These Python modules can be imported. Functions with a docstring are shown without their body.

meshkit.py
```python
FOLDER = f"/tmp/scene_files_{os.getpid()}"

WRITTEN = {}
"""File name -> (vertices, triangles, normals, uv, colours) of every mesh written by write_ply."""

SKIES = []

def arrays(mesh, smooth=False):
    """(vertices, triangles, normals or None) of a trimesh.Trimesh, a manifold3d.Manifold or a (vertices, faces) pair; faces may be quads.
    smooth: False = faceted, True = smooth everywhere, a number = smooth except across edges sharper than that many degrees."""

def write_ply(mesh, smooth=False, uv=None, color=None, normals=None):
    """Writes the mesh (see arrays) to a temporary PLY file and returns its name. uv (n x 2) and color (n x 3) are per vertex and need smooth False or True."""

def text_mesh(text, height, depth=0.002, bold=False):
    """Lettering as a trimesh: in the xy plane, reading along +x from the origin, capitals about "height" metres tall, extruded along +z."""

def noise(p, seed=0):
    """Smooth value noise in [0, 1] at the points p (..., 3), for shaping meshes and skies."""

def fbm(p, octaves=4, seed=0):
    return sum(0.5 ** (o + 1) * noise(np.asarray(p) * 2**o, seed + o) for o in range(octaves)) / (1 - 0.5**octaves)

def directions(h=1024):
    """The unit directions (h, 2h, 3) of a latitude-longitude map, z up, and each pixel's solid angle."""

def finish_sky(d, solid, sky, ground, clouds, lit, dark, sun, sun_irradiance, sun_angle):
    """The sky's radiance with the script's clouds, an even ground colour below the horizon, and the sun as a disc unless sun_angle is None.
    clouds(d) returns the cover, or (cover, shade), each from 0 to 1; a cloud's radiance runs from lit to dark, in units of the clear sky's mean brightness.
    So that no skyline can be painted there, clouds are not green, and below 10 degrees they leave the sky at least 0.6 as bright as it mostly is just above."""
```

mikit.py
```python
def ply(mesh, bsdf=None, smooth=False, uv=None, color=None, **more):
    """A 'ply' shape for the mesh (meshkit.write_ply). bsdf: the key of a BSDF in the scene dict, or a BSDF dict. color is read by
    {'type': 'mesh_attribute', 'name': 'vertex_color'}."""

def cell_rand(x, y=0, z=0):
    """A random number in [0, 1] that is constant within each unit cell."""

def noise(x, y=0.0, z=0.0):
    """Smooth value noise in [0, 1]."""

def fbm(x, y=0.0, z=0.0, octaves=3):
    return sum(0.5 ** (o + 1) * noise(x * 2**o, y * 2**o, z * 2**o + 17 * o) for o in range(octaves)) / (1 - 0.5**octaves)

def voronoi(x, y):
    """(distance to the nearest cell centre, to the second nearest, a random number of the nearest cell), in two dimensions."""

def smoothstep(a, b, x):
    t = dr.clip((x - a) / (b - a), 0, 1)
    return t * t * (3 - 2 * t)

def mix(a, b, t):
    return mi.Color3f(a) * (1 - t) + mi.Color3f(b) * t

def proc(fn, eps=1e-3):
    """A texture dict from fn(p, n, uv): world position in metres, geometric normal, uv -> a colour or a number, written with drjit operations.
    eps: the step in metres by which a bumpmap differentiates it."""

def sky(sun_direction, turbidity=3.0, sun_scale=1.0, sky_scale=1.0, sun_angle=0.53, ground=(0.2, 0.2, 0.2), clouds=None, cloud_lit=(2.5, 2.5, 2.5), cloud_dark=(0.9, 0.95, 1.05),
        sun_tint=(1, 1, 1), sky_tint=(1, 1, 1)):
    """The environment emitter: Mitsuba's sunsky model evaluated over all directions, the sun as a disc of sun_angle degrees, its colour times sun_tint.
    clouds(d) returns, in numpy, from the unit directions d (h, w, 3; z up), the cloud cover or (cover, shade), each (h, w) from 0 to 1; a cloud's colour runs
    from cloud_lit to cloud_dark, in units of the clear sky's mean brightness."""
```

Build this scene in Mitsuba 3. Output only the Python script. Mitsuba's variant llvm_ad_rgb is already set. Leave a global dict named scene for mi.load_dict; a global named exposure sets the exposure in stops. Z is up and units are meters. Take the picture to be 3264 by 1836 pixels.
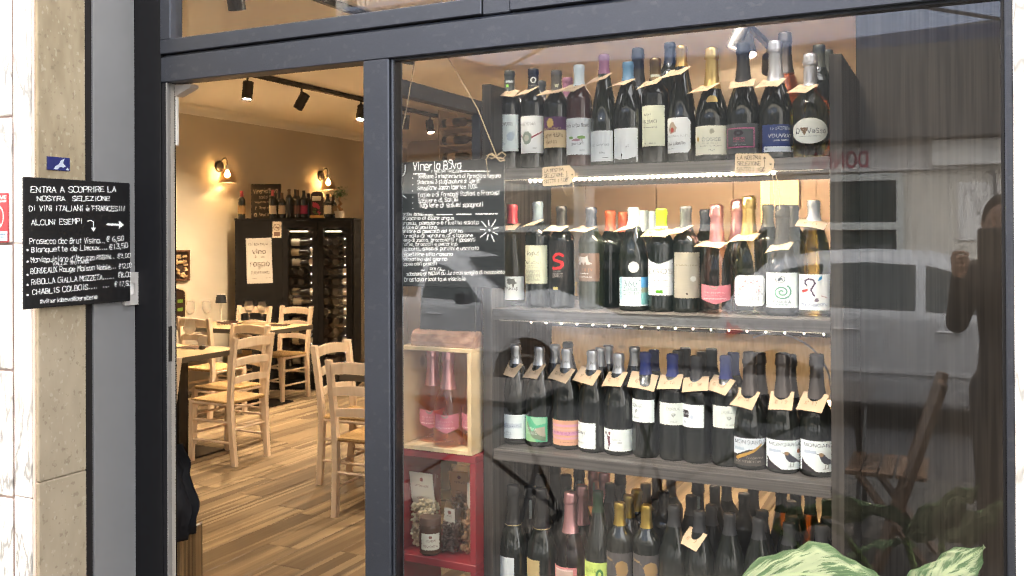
import math, random
import numpy as np, trimesh, drjit as dr, mitsuba as mi, mikit, meshkit
import manifold3d as m3
from shapely.geometry import Polygon, Point, LineString, box as sbox
from shapely import affinity
from shapely.ops import unary_union

T = mi.ScalarTransform4f
rng = random.Random(7)
scene, labels = {'type': 'scene'}, {}

# ------------------------------------------------------------------ camera, sky, exposure
# x runs along the shop window, y into the shop (window pane at y = 0), z up, floor at z = 0
yaw, pitch, roll = 0.454062, 0.003007, -0.004456
CAM = np.array([0.0, -2.15, 1.60])
fw = np.array([-math.sin(yaw) * math.cos(pitch), math.cos(yaw) * math.cos(pitch), math.sin(pitch)])
r0 = np.array([math.cos(yaw), math.sin(yaw), 0.0])
up = -math.sin(roll) * r0 + math.cos(roll) * np.cross(r0, fw)
scene['camera'] = {'type': 'perspective', 'fov': 58.56, 'fov_axis': 'x', 'near_clip': 0.02, 'far_clip': 400.0,
                   'principal_point_offset_x': 0.0, 'principal_point_offset_y': 0.0947,
                   'to_world': T().look_at(origin=CAM.tolist(), target=(CAM + fw).tolist(), up=up.tolist())}
scene['sky'] = mikit.sky([-0.25, -0.55, 0.8], turbidity=4, sun_scale=0.2, sun_angle=14, clouds=lambda d: 1.0,
                         ground=(0.2, 0.2, 0.2))
exposure = 4.3

# ------------------------------------------------------------------ mesh helpers
def cat(ms): return trimesh.util.concatenate(list(ms))
def box(x0, x1, y0, y1, z0, z1):
    m = trimesh.creation.box((x1 - x0, y1 - y0, z1 - z0)); m.apply_translation(((x0 + x1) / 2, (y0 + y1) / 2, (z0 + z1) / 2)); return m
def cbox(x0, x1, y0, y1, z0, z1, c=.002):
    lo, hi = np.array([x0, y0, z0]), np.array([x1, y1, z1]); c = min(c, *((hi - lo) * .45)); v = []
    for i in range(8):
        p = np.array([hi[k] if i >> k & 1 else lo[k] for k in range(3)])
        s = np.array([-1 if i >> k & 1 else 1 for k in range(3)])
        for k in range(3):
            q = p + s * c; q[k] = p[k]; v.append(q)
    return trimesh.convex.convex_hull(np.array(v))
def lathe(prof, seg=36, close=True):
    """profile [(r, z)] from bottom to top; a point given twice is a hard edge."""
    p = np.array(prof, float); n = len(p); a = np.linspace(0, 2 * math.pi, seg, endpoint=False)
    v = np.stack([p[:, None, 0] * np.cos(a), p[:, None, 0] * np.sin(a), np.repeat(p[:, 1:2], seg, 1)], -1).reshape(-1, 3)
    f = []
    for i in range(n - 1):
        if np.allclose(p[i], p[i + 1]): continue
        for j in range(seg):
            k = (j + 1) % seg; A, B, C_, D_ = i * seg + j, i * seg + k, (i + 1) * seg + k, (i + 1) * seg + j
            if p[i, 0] > 1e-6: f.append((A, B, C_))
            if p[i + 1, 0] > 1e-6: f.append((A, C_, D_))
            elif p[i, 0] > 1e-6 and False: f.append((A, C_, D_))
    return trimesh.Trimesh(v, np.array(f), process=False)
def tube(pts, r, sides=8, caps=True):
    p = np.array(pts, float); t = np.gradient(p, axis=0); t /= np.linalg.norm(t, axis=1, keepdims=True) + 1e-12
    ref = np.array([0, 0, 1.0]) if abs(t[:, 2]).mean() < .8 else np.array([1.0, 0, 0])
    a = np.cross(t, ref); a /= np.linalg.norm(a, axis=1, keepdims=True) + 1e-12; b = np.cross(t, a)
    rr = np.broadcast_to(r, (len(p),)); g = np.arange(sides) * 2 * math.pi / sides
    v = (p[:, None] + rr[:, None, None] * (np.cos(g)[None, :, None] * b[:, None] + np.sin(g)[None, :, None] * a[:, None])).reshape(-1, 3)
    f = []
    for i in range(len(p) - 1):
        for j in range(sides):
            k = (j + 1) % sides; A, B, C_, D_ = i * sides + j, i * sides + k, (i + 1) * sides + k, (i + 1) * sides + j
            f += [(A, C_, B), (A, D_, C_)]
    if caps:
        v = np.vstack([v, p[0], p[-1]]); n = len(v)
        for j in range(sides):
            k = (j + 1) % sides; f += [(n - 2, j, k), (n - 1, (len(p) - 1) * sides + k, (len(p) - 1) * sides + j)]
    m = trimesh.Trimesh(v, np.array(f), process=False)
    return m
def extr(poly, d): 
    gs = getattr(poly, 'geoms', [poly])
    return cat([trimesh.creation.extrude_polygon(g, d, engine='earcut') for g in gs if g.area > 1e-12])
def mv(m, x=0, y=0, z=0): m = m.copy(); m.apply_translation((x, y, z)); return m
def rz(m, deg): m = m.copy(); m.apply_transform(trimesh.transformations.rotation_matrix(math.radians(deg), [0, 0, 1])); return m
def rot(m, deg, ax, pt=(0, 0, 0)): m = m.copy(); m.apply_transform(trimesh.transformations.rotation_matrix(math.radians(deg), ax, pt)); return m
def basis(m, o, ux, uy):
    """xy-plane mesh laid on the plane through o spanned by ux, uy."""
    ux, uy = np.array(ux, float), np.array(uy, float); M = np.eye(4); M[:3, 0], M[:3, 1], M[:3, 2], M[:3, 3] = ux, uy, np.cross(ux, uy), o
    m = m.copy(); m.apply_transform(M); return m
def front(m, x, y, z): return basis(m, (x, y, z), (1, 0, 0), (0, 0, 1))      # faces the street (-y)
def side(m, x, y, z): return basis(m, (x, y, z), (0, 1, 0), (0, 0, 1))       # faces +x
def hull(pts): return trimesh.convex.convex_hull(np.array(pts))
def balls(js, bones, edge=.02, it=8, refine=True):
    """one continuous body: hulls of spheres at the joints of each bone, joined and smoothed."""
    out = None
    for a, b in bones:
        hh = m3.Manifold.batch_hull([m3.Manifold.sphere(js[k][1], 16).translate(js[k][0]) for k in (a, b)])
        out = hh if out is None else out + hh
    if refine: out = out.refine_to_length(edge)
    q = out.to_mesh(); m = trimesh.Trimesh(q.vert_properties[:, :3], q.tri_verts); 
    trimesh.smoothing.filter_taubin(m, iterations=it); return m

# ------------------------------------------------------------------ scene helpers
def num(name):
    k, i = name, 0
    while k in USED: i += 1; k = f'{name}_{i:03d}'
    USED.add(k); return k
USED = set()
def add(key, mesh, mat, color=None, smooth=False, uv=None, **more):
    key = num(key)
    if color is not None:
        c = np.asarray(color, float)
        if c.ndim == 1:
            if smooth not in (False, True, None):
                v, f, n = meshkit.arrays(mesh, smooth); mesh = trimesh.Trimesh(v, f, process=False); smooth = True
            c = np.tile(c, (len(mesh.vertices), 1))
        scene[key] = mikit.ply(mesh, mat, smooth=smooth, color=c, **more)
    else:
        scene[key] = mikit.ply(mesh, mat, smooth=smooth, uv=uv, **more)
    return key
def tag(key, label=None, cat_=None, group=None, kind=None):
    d = labels.setdefault(key, {})
    for k, v in (('label', label), ('category', cat_), ('group', group), ('kind', kind)):
        if v: d[k] = v
    return key
def thing(name, label, cat_, group=None): return tag(num(name), label, cat_, group)
def struct(name, mesh, mat, color=None, **kw): return tag(add(name, mesh, mat, color, **kw), kind='structure')

# ------------------------------------------------------------------ materials
VC = {'type': 'mesh_attribute', 'name': 'vertex_color'}
def rgb(*c): return {'type': 'rgb', 'value': list(c)}
def pr(col, rough, metallic=0.0, **k): return {'type': 'twosided', 'bsdf': {'type': 'principled', 'base_color': col, 'roughness': rough, 'metallic': metallic, **k}}
scene['paper'] = pr(VC, .65, specular=.3)
scene['gloss'] = pr(VC, .12, specular=.5)
scene['satin'] = pr(VC, .38, specular=.5)
scene['foil'] = pr(VC, .28, .85)
scene['darkglass'] = pr(VC, .05, specular=1.0)
scene['metal'] = pr(rgb(.6, .6, .6), .25, 1.0)
scene['carpaint'] = pr(rgb(.45, .46, .48), .30, .0, clearcoat=.6, clearcoat_gloss=.9)
scene['rosewine'] = {'type': 'thindielectric', 'int_ior': 1.4, 'specular_transmittance': rgb(.97, .78, .68)}
scene['yellowwine'] = {'type': 'dielectric', 'int_ior': 1.4, 'specular_transmittance': rgb(.93, .89, .45)}
scene['palewine'] = {'type': 'thindielectric', 'int_ior': 1.4, 'specular_transmittance': rgb(.88, .87, .66)}
scene['amberwine'] = {'type': 'dielectric', 'int_ior': 1.4, 'specular_transmittance': rgb(.80, .42, .12)}
scene['thinclear'] = {'type': 'thindielectric', 'int_ior': 1.5}
scene['wineglass'] = {'type': 'dielectric', 'int_ior': 1.5}
scene['smokeglass'] = {'type': 'thindielectric', 'int_ior': 1.5, 'specular_transmittance': rgb(.40, .33, .26)}
scene['tintglass'] = {'type': 'thindielectric', 'int_ior': 1.5, 'specular_transmittance': rgb(.50, .47, .45)}
scene['fridgeglass'] = {'type': 'thindielectric', 'int_ior': 1.5, 'specular_transmittance': rgb(.7, .68, .66)}
scene['pane'] = {'type': 'thindielectric', 'int_ior': 1.76}
def mixf(a, b, t): return mikit.mix(a, b, t)
def f_plank(p, n, uv):
    t, o = uv.x, uv.y * 40
    s = mikit.fbm(p.x * 11 + o, p.y * .5 + o, 3.0, 3)
    g = mikit.fbm(p.x * 150 + o, p.y * 4, 7.0, 2)
    band = mikit.smoothstep(.34, .70, s + (t - .5) * .30)
    col = mixf((.122, .088, .056), (.218, .160, .098), band); col = mixf(col, (.36, .275, .17), mikit.smoothstep(.60, .68, mikit.fbm(p.x * 22 + o * 3, p.y * .4, 5.0, 2)) * .5)
    return col * (.89 + .22 * g)
scene['plankwood'] = {'type': 'twosided', 'bsdf': {'type': 'principled', 'base_color': mikit.proc(f_plank), 'roughness': .34, 'specular': .4}}
def f_dark(p, n, uv):
    s = mikit.fbm(p.x * 90, p.y * 90, p.z * 2.2, 3); q = mikit.noise(p.x * 300, p.y * 300, p.z * 5)
    return mixf((.030, .026, .023), (.056, .049, .043), mikit.smoothstep(.3, .75, s * .75 + q * .25))
scene['darkwood'] = pr(mikit.proc(f_dark), .5, specular=.35)
def f_darkh(p, n, uv):
    s = mikit.fbm(p.x * 2.5, p.y * 90, p.z * 90, 3); q = mikit.noise(p.x * 6, p.y * 300, p.z * 300)
    return mixf((.050, .046, .044), (.095, .088, .083), mikit.smoothstep(.3, .75, s * .75 + q * .25))
scene['darkwoodflat'] = pr(mikit.proc(f_darkh), .45, specular=.4)
def f_pine(p, n, uv):
    s = mikit.fbm(p.x * 60, p.y * 12, p.z * 9, 3); k = mikit.noise(p.x * 14, p.y * 14, p.z * 14)
    return mixf((.50, .36, .19), (.72, .58, .36), s) * (1 - .35 * mikit.smoothstep(.83, .95, k))
scene['pine'] = pr(mikit.proc(f_pine), .55, specular=.3)
def f_beech(p, n, uv):
    s = mikit.fbm(p.x * 55, p.y * 55, p.z * 6, 2)
    return mixf((.62, .49, .36), (.76, .64, .50), s)
scene['beech'] = pr(mikit.proc(f_beech), .45, specular=.4)
def f_oak(p, n, uv):
    s = mikit.fbm(p.x * 5, p.y * 70, p.z * 70, 3)
    return mixf((.34, .25, .14), (.48, .37, .22), s)
scene['oak'] = pr(mikit.proc(f_oak), .4, specular=.4)
def f_rush(p, n, uv):
    w = dr.sin(uv.x * 260 + 3 * mikit.noise(p.x * 40, p.y * 40, p.z * 40)) * .5 + .5
    k = mikit.noise(p.x * 120, p.y * 120, p.z * 30)
    return mixf((.26, .15, .06), (.52, .36, .17), w * .6 + k * .4)
scene['rush'] = pr(mikit.proc(f_rush), .6, specular=.3)
def f_marble(p, n, uv):
    a = mikit.fbm(p.x * 22, p.y * 22, p.z * 5, 4)
    v = mikit.smoothstep(.06, .0, dr.abs(a - .5)) * mikit.smoothstep(.45, .7, mikit.noise(p.x * 9, p.y * 9, p.z * 2.5))
    return mixf((.78, .77, .75), (.30, .30, .30), v * .95)
scene['marble'] = pr(mikit.proc(f_marble), .4, specular=.4)
def f_trav(p, n, uv):
    a = mikit.fbm(p.x * 40, p.y * 40, p.z * 9, 4); h = mikit.fbm(p.x * 9, p.y * 9, p.z * 5 + 9, 3)
    d = mikit.smoothstep(.63, .76, mikit.fbm(p.x * 90, p.y * 95, p.z * 55, 3)); l = mikit.smoothstep(.66, .78, mikit.fbm(p.x * 90, p.y * 110 + 40, p.z * 60 + 5, 2))
    low = mikit.smoothstep(1.5, 1.25, p.z)
    col = mixf((.265, .212, .138), (.365, .300, .205), mikit.smoothstep(.25, .75, a * .5 + h * .5)); col = mixf(col, (.40, .34, .265), low * .45)
    return mixf(mixf(col, (.17, .14, .09), d * .45), (.46, .41, .32), l * .5)
scene['travertine'] = pr(mikit.proc(f_trav), .5, specular=.35)
def f_plaster(p, n, uv):
    a = mikit.fbm(p.x * 3, p.y * 3, p.z * 3, 3); return mi.Color3f(.55, .49, .395) * (.94 + .12 * a)
scene['beigewall'] = pr(mikit.proc(f_plaster), .85, specular=.1)
scene['ceilingpaint'] = pr(rgb(.82, .79, .72), .9, specular=.1)
scene['brownwall'] = pr(rgb(.27, .195, .14), .6, specular=.2)
def f_powder(p, n, uv):
    q = mikit.noise(p.x * 600, p.y * 600, p.z * 600); s = mikit.fbm(p.x * 2.5, p.y * 2.5, p.z * 2.5, 3)
    dust = mikit.smoothstep(.68, .80, mikit.fbm(p.x * 60, p.y * 60, p.z * 60, 2))
    return mixf(mi.Color3f(.082, .091, .116) * (.85 + .2 * q + .2 * s), (.22, .22, .23), dust * .15)
scene['powder'] = pr(mikit.proc(f_powder), .40, .8)
def f_pave(p, n, uv):
    u, v = p.x / .5, p.y / .5
    e = dr.minimum(dr.minimum(u - dr.floor(u), dr.ceil(u) - u), dr.minimum(v - dr.floor(v), dr.ceil(v) - v))
    t = mikit.cell_rand(u, v); s = mikit.fbm(p.x * 14, p.y * 14, 0, 4)
    return mi.Color3f(.075, .074, .072) * (.75 + .25 * t + .35 * (s - .5)) * (.55 + .45 * mikit.smoothstep(.004, .02, e))
scene['pavestone'] = pr(mikit.proc(f_pave), .7, specular=.2)
def f_asph(p, n, uv):
    s = mikit.fbm(p.x * 60, p.y * 60, 0, 3); return mi.Color3f(.055, .055, .058) * (.6 + .8 * s)
scene['asphalt'] = pr(mikit.proc(f_asph), .8, specular=.2)
def f_leaf(p, n, uv):
    u, v = uv.x, uv.y; av = dr.abs(v)                 # v across (0 midrib), u along
    q = u * 11 - av * 4.5
    sp = mikit.fbm(q * 1.1, v * 5, 2.0, 4) * .62 + mikit.fbm(q * 6, v * 9, 8.0, 3) * .38
    w = mikit.smoothstep(.43, .58, sp + .10 * (1 - av) - .05)
    edge = mikit.smoothstep(.60, .95, av + .30 * (mikit.noise(u * 16, v * 5) - .5))
    col = mixf((.065, .105, .055), (.235, .27, .17), w * (1 - .85 * edge)); col = col * (.85 + .3 * mikit.noise(q * 3, v * 2))
    vein = mikit.smoothstep(.10, .0, dr.abs(q * .9 - dr.floor(q * .9) - .5)) * .25
    return mixf(mixf(col, (.20, .25, .15), vein), (.26, .31, .18), mikit.smoothstep(.05, .015, av))
scene['dumbcane'] = {'type': 'principledthin', 'base_color': mikit.proc(f_leaf), 'roughness': .35, 'diff_trans': .2, 'spec_trans': 0.0}
scene['bin'] = pr(mikit.proc(lambda p, n, uv: mixf((.05, .03, .015), (.30, .19, .09), mikit.smoothstep(.3, .7, mikit.fbm(p.x * 90, p.y * 90, p.z * .6, 2)))), .3, specular=.5)
def emit(r, g, b): return {'type': 'area', 'radiance': {'type': 'rgb', 'value': [r, g, b]}}

# ------------------------------------------------------------------ lettering
GL = {'A': '022842 1434', 'B': '02083837463505 053544433202', 'C': '4738180703123243', 'D': '02082846442202', 'E': '48080242 0535', 'F': '480802 0535', 'G': '47381807031232434535',
 'H': '0208 4842 0545', 'I': '2822', 'J': '3833221203', 'K': '0208 4805 1542', 'L': '080242', 'M': '0208254842', 'N': '02084248', 'O': '180703123243473818', 'P': '02083847463505',
 'Q': '180703123243473818 3341', 'R': '02083847463505 2542', 'S': '47381807064443321203', 'T': '0848 2822', 'U': '080312324348', 'V': '082248', 'W': '0812253248', 'X': '0842 4802', 'Y': '082548 2522', 'Z': '08480242',
 'a': '4616050312324346 4642', 'b': '0802 0516364543321203', 'c': '45361605031232', 'd': '4842 4536160503123243', 'e': '044445361605031242', 'f': '4738281712 0636', 'g': '46413010 4536160503123243',
 'h': '0802 0516364542', 'i': '2622 2728', 'j': '26211000 2728', 'k': '0802 4604 1542', 'l': '2822', 'm': '0602 05162522 25364542', 'n': '0602 0516364542', 'o': '160503123243453616', 'p': '0600 0516364543321203',
 'q': '4640 4536160503123243', 'r': '0602 041636', 's': '4616051434433202', 't': '282332 1636', 'u': '0603123243 4642', 'v': '062246', 'w': '0612253246', 'x': '0642 4602', 'y': '0622 4610', 'z': '06460242',
 '0': '180703123243473818', '1': '172822', '2': '07183847460242', '3': '084825354443321203', '4': '380444 3832', '5': '480805354443321203', '6': '3817040312324344351504', '7': '084812',
 '8': '2516071838473625 2514031232433425', '9': '451607183847453212', '€': '473818070312324 0434 0636', '.': '2223', ',': '222111', "'": '2826', '!': '2824 2223', '#': '1218 3238 0444 0646', '-': '1535', '%': '0248 0717 3343', '_': '0545', '/': '0248', ':': '2324 2627'}
def strokes(text, w, seed=0):
    """hand lettering as thin strokes: unit capital height, total advance about 0.75 a letter; w = stroke width."""
    R = random.Random(seed + len(text)); V, F, x = [], [], 0.0
    def quad(a, b):
        d = b - a; L = np.hypot(*d); d = d / max(L, 1e-6); nrm = np.array([-d[1], d[0]]) * w / 2; e = d * w * .35; k = len(V)
        V.extend([a - e + nrm, a - e - nrm, b + e - nrm, b + e + nrm]); F.extend([(k, k + 1, k + 2), (k, k + 2, k + 3)])
    for ch in text:
        if ch == ' ': x += .5; continue
        wd = .34 if ch in "iIl.,'!:" else .62; sh = R.uniform(-.03, .10); dy = R.uniform(-.04, .04); sc = R.uniform(.92, 1.08)
        for st in GL.get(ch, '0242').split():
            pts = [np.array([x + (int(st[i]) / 4 * wd if wd > .5 else (int(st[i]) - 1) / 4 * .62) * sc + sh * (int(st[i + 1]) - 2) / 6, (int(st[i + 1]) - 2) / 6 * sc + dy]) + np.array([R.uniform(-.02, .02), R.uniform(-.02, .02)]) for i in range(0, len(st) - 1, 2)]
            if len(pts) == 1: pts.append(pts[0] + [w, 0])
            for a, b in zip(pts[:-1], pts[1:]): quad(a, b)
        x += wd + .16
    v = np.array(V); return np.c_[v, np.zeros(len(v))], np.array(F), x - .16
def hand(text, a, b, h, seed=0, w=.16):
    """hand lettering from a to b (2-D baseline points), capitals h tall, in the xy plane."""
    v, f, adv = strokes(text, w, seed); a, b = np.array(a, float), np.array(b, float); d = b - a; L = np.hypot(*d); d /= L; n = np.array([-d[1], d[0]])
    q = a + v[:, :1] * L / adv * d + v[:, 1:2] * h * n
    return trimesh.Trimesh(np.c_[q, np.full(len(q), .0005)], f, process=False)
def printed(text, cx, y, h, width=None, bold=False, d=.0003):
    m = meshkit.text_mesh(text, h, d, bold); lo, hi = m.bounds; k = 1.0 if width is None else width / (hi[0] - lo[0])
    m.apply_translation((-(lo[0] + hi[0]) / 2, 0, 0)); m.apply_scale([k, 1, 1]); m.apply_translation((cx, y, 0)); return m
def shape2(poly, d=.0003): return extr(poly, d)
def chalkline(pts, w): return extr(LineString(pts).buffer(w / 2, resolution=3), .0005)
CHALK = (.84, .85, .85); KRAFT = (.57, .43, .29)

# ================================================================== the shop: shell
FL = []
def plank(x0, x1, y0, y1, key):
    m = cbox(x0 + .0008, x1 - .0010, y0 + .0010, y1 - .0010, -.02, 0.0, .0032); uv = np.tile([rng.random(), rng.random()], (len(m.vertices), 1))
    add(key, m, 'plankwood', uv=uv)
struct('floor', box(-7.15, .35, .06, 9.1, -.12, -.021), 'paper', (.10, .07, .05))
W = .205
for i in range(37):
    x0 = -7.14 + i * W; y = .02 - rng.uniform(0, 1.2)
    while y < 9.05:
        L = 1.36; y0, y1 = max(y, .06), min(y + L, 9.05)
        if y1 - y0 > .05: plank(x0, x0 + W, y0, y1, 'floor__plank')
        y += L
struct('ceiling', box(-7.15, .35, .12, 9.1, 2.96, 3.06), 'ceilingpaint')
def wall(name, mesh, mat, label, color=None):
    return tag(add(name, mesh, mat, color), label, 'wall')
lw = wall('side_wall', box(-7.25, -7.05, .0, 9.1, 0, 2.957), 'beigewall', 'long beige plaster side wall on the left, lit by wall lamps')
cove = [(0, 0), (.10, 0)] + [(.10 - .10 * math.sin(t), -.10 + .10 * math.cos(t)) for t in np.linspace(0, math.pi / 2, 9)][1:] 
cv = extr(Polygon([(0, 0), (.09, 0), (.055, -.012), (.025, -.035), (.008, -.07), (0, -.10)]), 8.9)
add(lw + '__cornice', basis(cv, (-7.049, 9.05, 2.958), (1, 0, 0), (0, 0, 1)), 'ceilingpaint')
wall('back_wall', box(-7.05, .35, 8.9, 9.1, 0, 2.957), 'beigewall', 'beige plaster wall across the far back of the shop')
wall('right_wall', box(.35, .5, .16, 9.1, 0, 2.957), 'brownwall', 'brown wall closing the shop on the right, behind the dark panel')
wall('inner_front_wall', box(-7.05, -2.44, -.14, .0, 0, 2.957), 'beigewall', 'plain wall left of the doorway, inside the shop front')

# facade: stone left of the entrance
fw_ = thing('stone_facade', 'white marble facade with pink joints left of the entrance', 'wall')
zs = [-.1, .0, .421, .821, 1.202, 1.582, 1.964, 2.345, 2.725, 3.105, 3.5, 3.9, 4.4]
add(fw_ + '__backing', box(-4.6, -2.446, -.342, -.15, -.1, 4.4), 'paper', (.56, .45, .41))
for a, b in zip(zs[:-1], zs[1:]):
    for x0, x1 in ((-4.58, -4.06), (-4.05, -3.30), (-3.29, -2.547)):
        add(fw_ + '__panel', cbox(x0, x1, -.351, -.343, a + .006, b - .002, .003), 'marble')
for a, b in ((-.1, .83), (.833, 1.584), (1.586, 4.4)): add(fw_ + '__panel', cbox(-2.535, -2.458, -.352, -.343, a, b, .003), 'marble')
add(fw_ + '__bead', box(-2.455, -2.443, -.349, -.343, -.1, 4.4), 'paper', (.58, .47, .42))
rev = thing('travertine_pilaster', 'beige travertine side of the pilaster facing the doorway', 'pillar')
add(rev + '__slab', cbox(-2.44, -2.425, -.352, -.188, -.1, .8815, .003), 'travertine')
add(rev + '__slab', cbox(-2.44, -2.425, -.352, -.188, .8835, 4.4, .003), 'travertine')
tag(add('gap_strip', box(-2.4455, -2.434, -.188, -.160, -.1, 4.4), 'paper', (.012, .010, .010)), 'narrow black strip between the travertine and the grey panel', 'strip')
tag(add('grey_panel', cbox(-2.47, -2.425, -.160, .0, -.1, 4.4, .002), 'satin', (.20, .20, .205)), 'smooth grey panel lining the recess beside the black door frame', 'panel')
sign = thing('alarm_sign', 'red and white warning sign on the white marble, cut by the left edge', 'sign')
add(sign + '__plate', mv(cbox(-2.69, -2.555, -.356, -.352, 1.588, 1.737, .001), 0, 0, 0), 'satin', (.62, .07, .08))
add(sign + '__panel', cbox(-2.688, -2.556, -.3575, -.356, 1.592, 1.622, .0005), 'satin', (.45, .58, .68))
add(sign + '__ring', front(shape2(Point(-2.612, 1.665).buffer(.040).difference(Point(-2.612, 1.665).buffer(.036)).union(LineString([(-2.637, 1.69), (-2.588, 1.64)]).buffer(.003)), .0006), 0, -.3562, 0), 'paper', (.75, .68, .68))
add(sign + '__lettering', cat([front(printed('ALLARME', -2.612, 1.718, .012, .104, True), 0, -.3562, 0), front(shape2(sbox(-2.66, 1.709, -2.561, 1.714)), 0, -.3562, 0)]), 'paper', (.78, .70, .70))
add(sign + '__print_line', cat([front(shape2(sbox(-2.66, 1.611, -2.565, 1.614)), 0, -.3577, 0), front(shape2(sbox(-2.65, 1.603, -2.572, 1.605)), 0, -.3577, 0)]), 'paper', (.2, .28, .4))
pl = thing('blue_plaque', 'small worn dark blue plaque on travertine above the chalk sign', 'plaque')
add(pl + '__plate', cbox(-2.425, -2.421, -.324, -.247, 1.803, 1.843, .0008), 'satin', (.02, .025, .12))
def sp(poly, x, d=.0004): return basis(extr(poly, d), (x, 0, 0), (0, 1, 0), (0, 0, 1))
add(pl + '__motif', cat([sp(Polygon([(-.303, 1.806), (-.298, 1.815), (-.285, 1.822), (-.279, 1.834), (-.266, 1.84), (-.272, 1.826), (-.262, 1.818), (-.268, 1.813), (-.283, 1.814), (-.29, 1.806)]), -2.4208), sp(Polygon([(-.262, 1.806), (-.256, 1.814), (-.25, 1.805)]), -2.4208)]), 'paper', (.42, .46, .56))

# the entrance frame
FY0, FY1 = 0.0, .065
fr = thing('shopfront_frame', 'dark anthracite metal frame of the doorway and shop window', 'frame')
def fbar(k, x0, x1, z0, z1, y0=FY0, y1=FY1): return add(fr + '__' + k, cbox(x0, x1, y0, y1, z0, z1, .0025), 'powder')
add(fr + '__jamb', cbox(-2.475, -2.3095, .0006, FY1, -.1, 3.3, .001), 'paper', (.006, .006, .008)); add(fr + '__jamb', cbox(-2.3095, -2.2915, .004, .038, -.1, 2.1, .002), 'paper', (.008, .008, .011))
fbar('header', -2.3085, .0895, 2.101, 2.181)
add(fr + '__header_lip', cbox(-2.3085, .0895, .012, .06, 2.1815, 2.189, .001), 'powder')
fbar('mullion', -1.5195, -1.4335, -.1, 2.1005); add(fr + '__mullion', cbox(-1.433, -1.4245, .01, .06, -.1, 2.1005, .002), 'powder')
fbar('jamb', .0895, .1045, -.1, 3.3)
fbar('transom_post', -1.135, -1.053, 2.1895, 3.3, .002, .06)
fbar('sill', -1.424, .0885, -.1, .25)
add(fr + '__door_lining', cbox(-2.2908, -2.2850, .004, .020, .0, 2.10, .001), 'satin', (.20, .195, .19))
add(fr + '__door_lining', cbox(-2.2908, -2.2870, .0205, .038, .0, 2.10, .001), 'satin', (.34, .32, .29))
add(fr + '__strike_plate', cbox(-2.2868, -2.2845, .006, .022, 1.20, 1.315, .001), 'satin', (.02, .02, .02))
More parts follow.
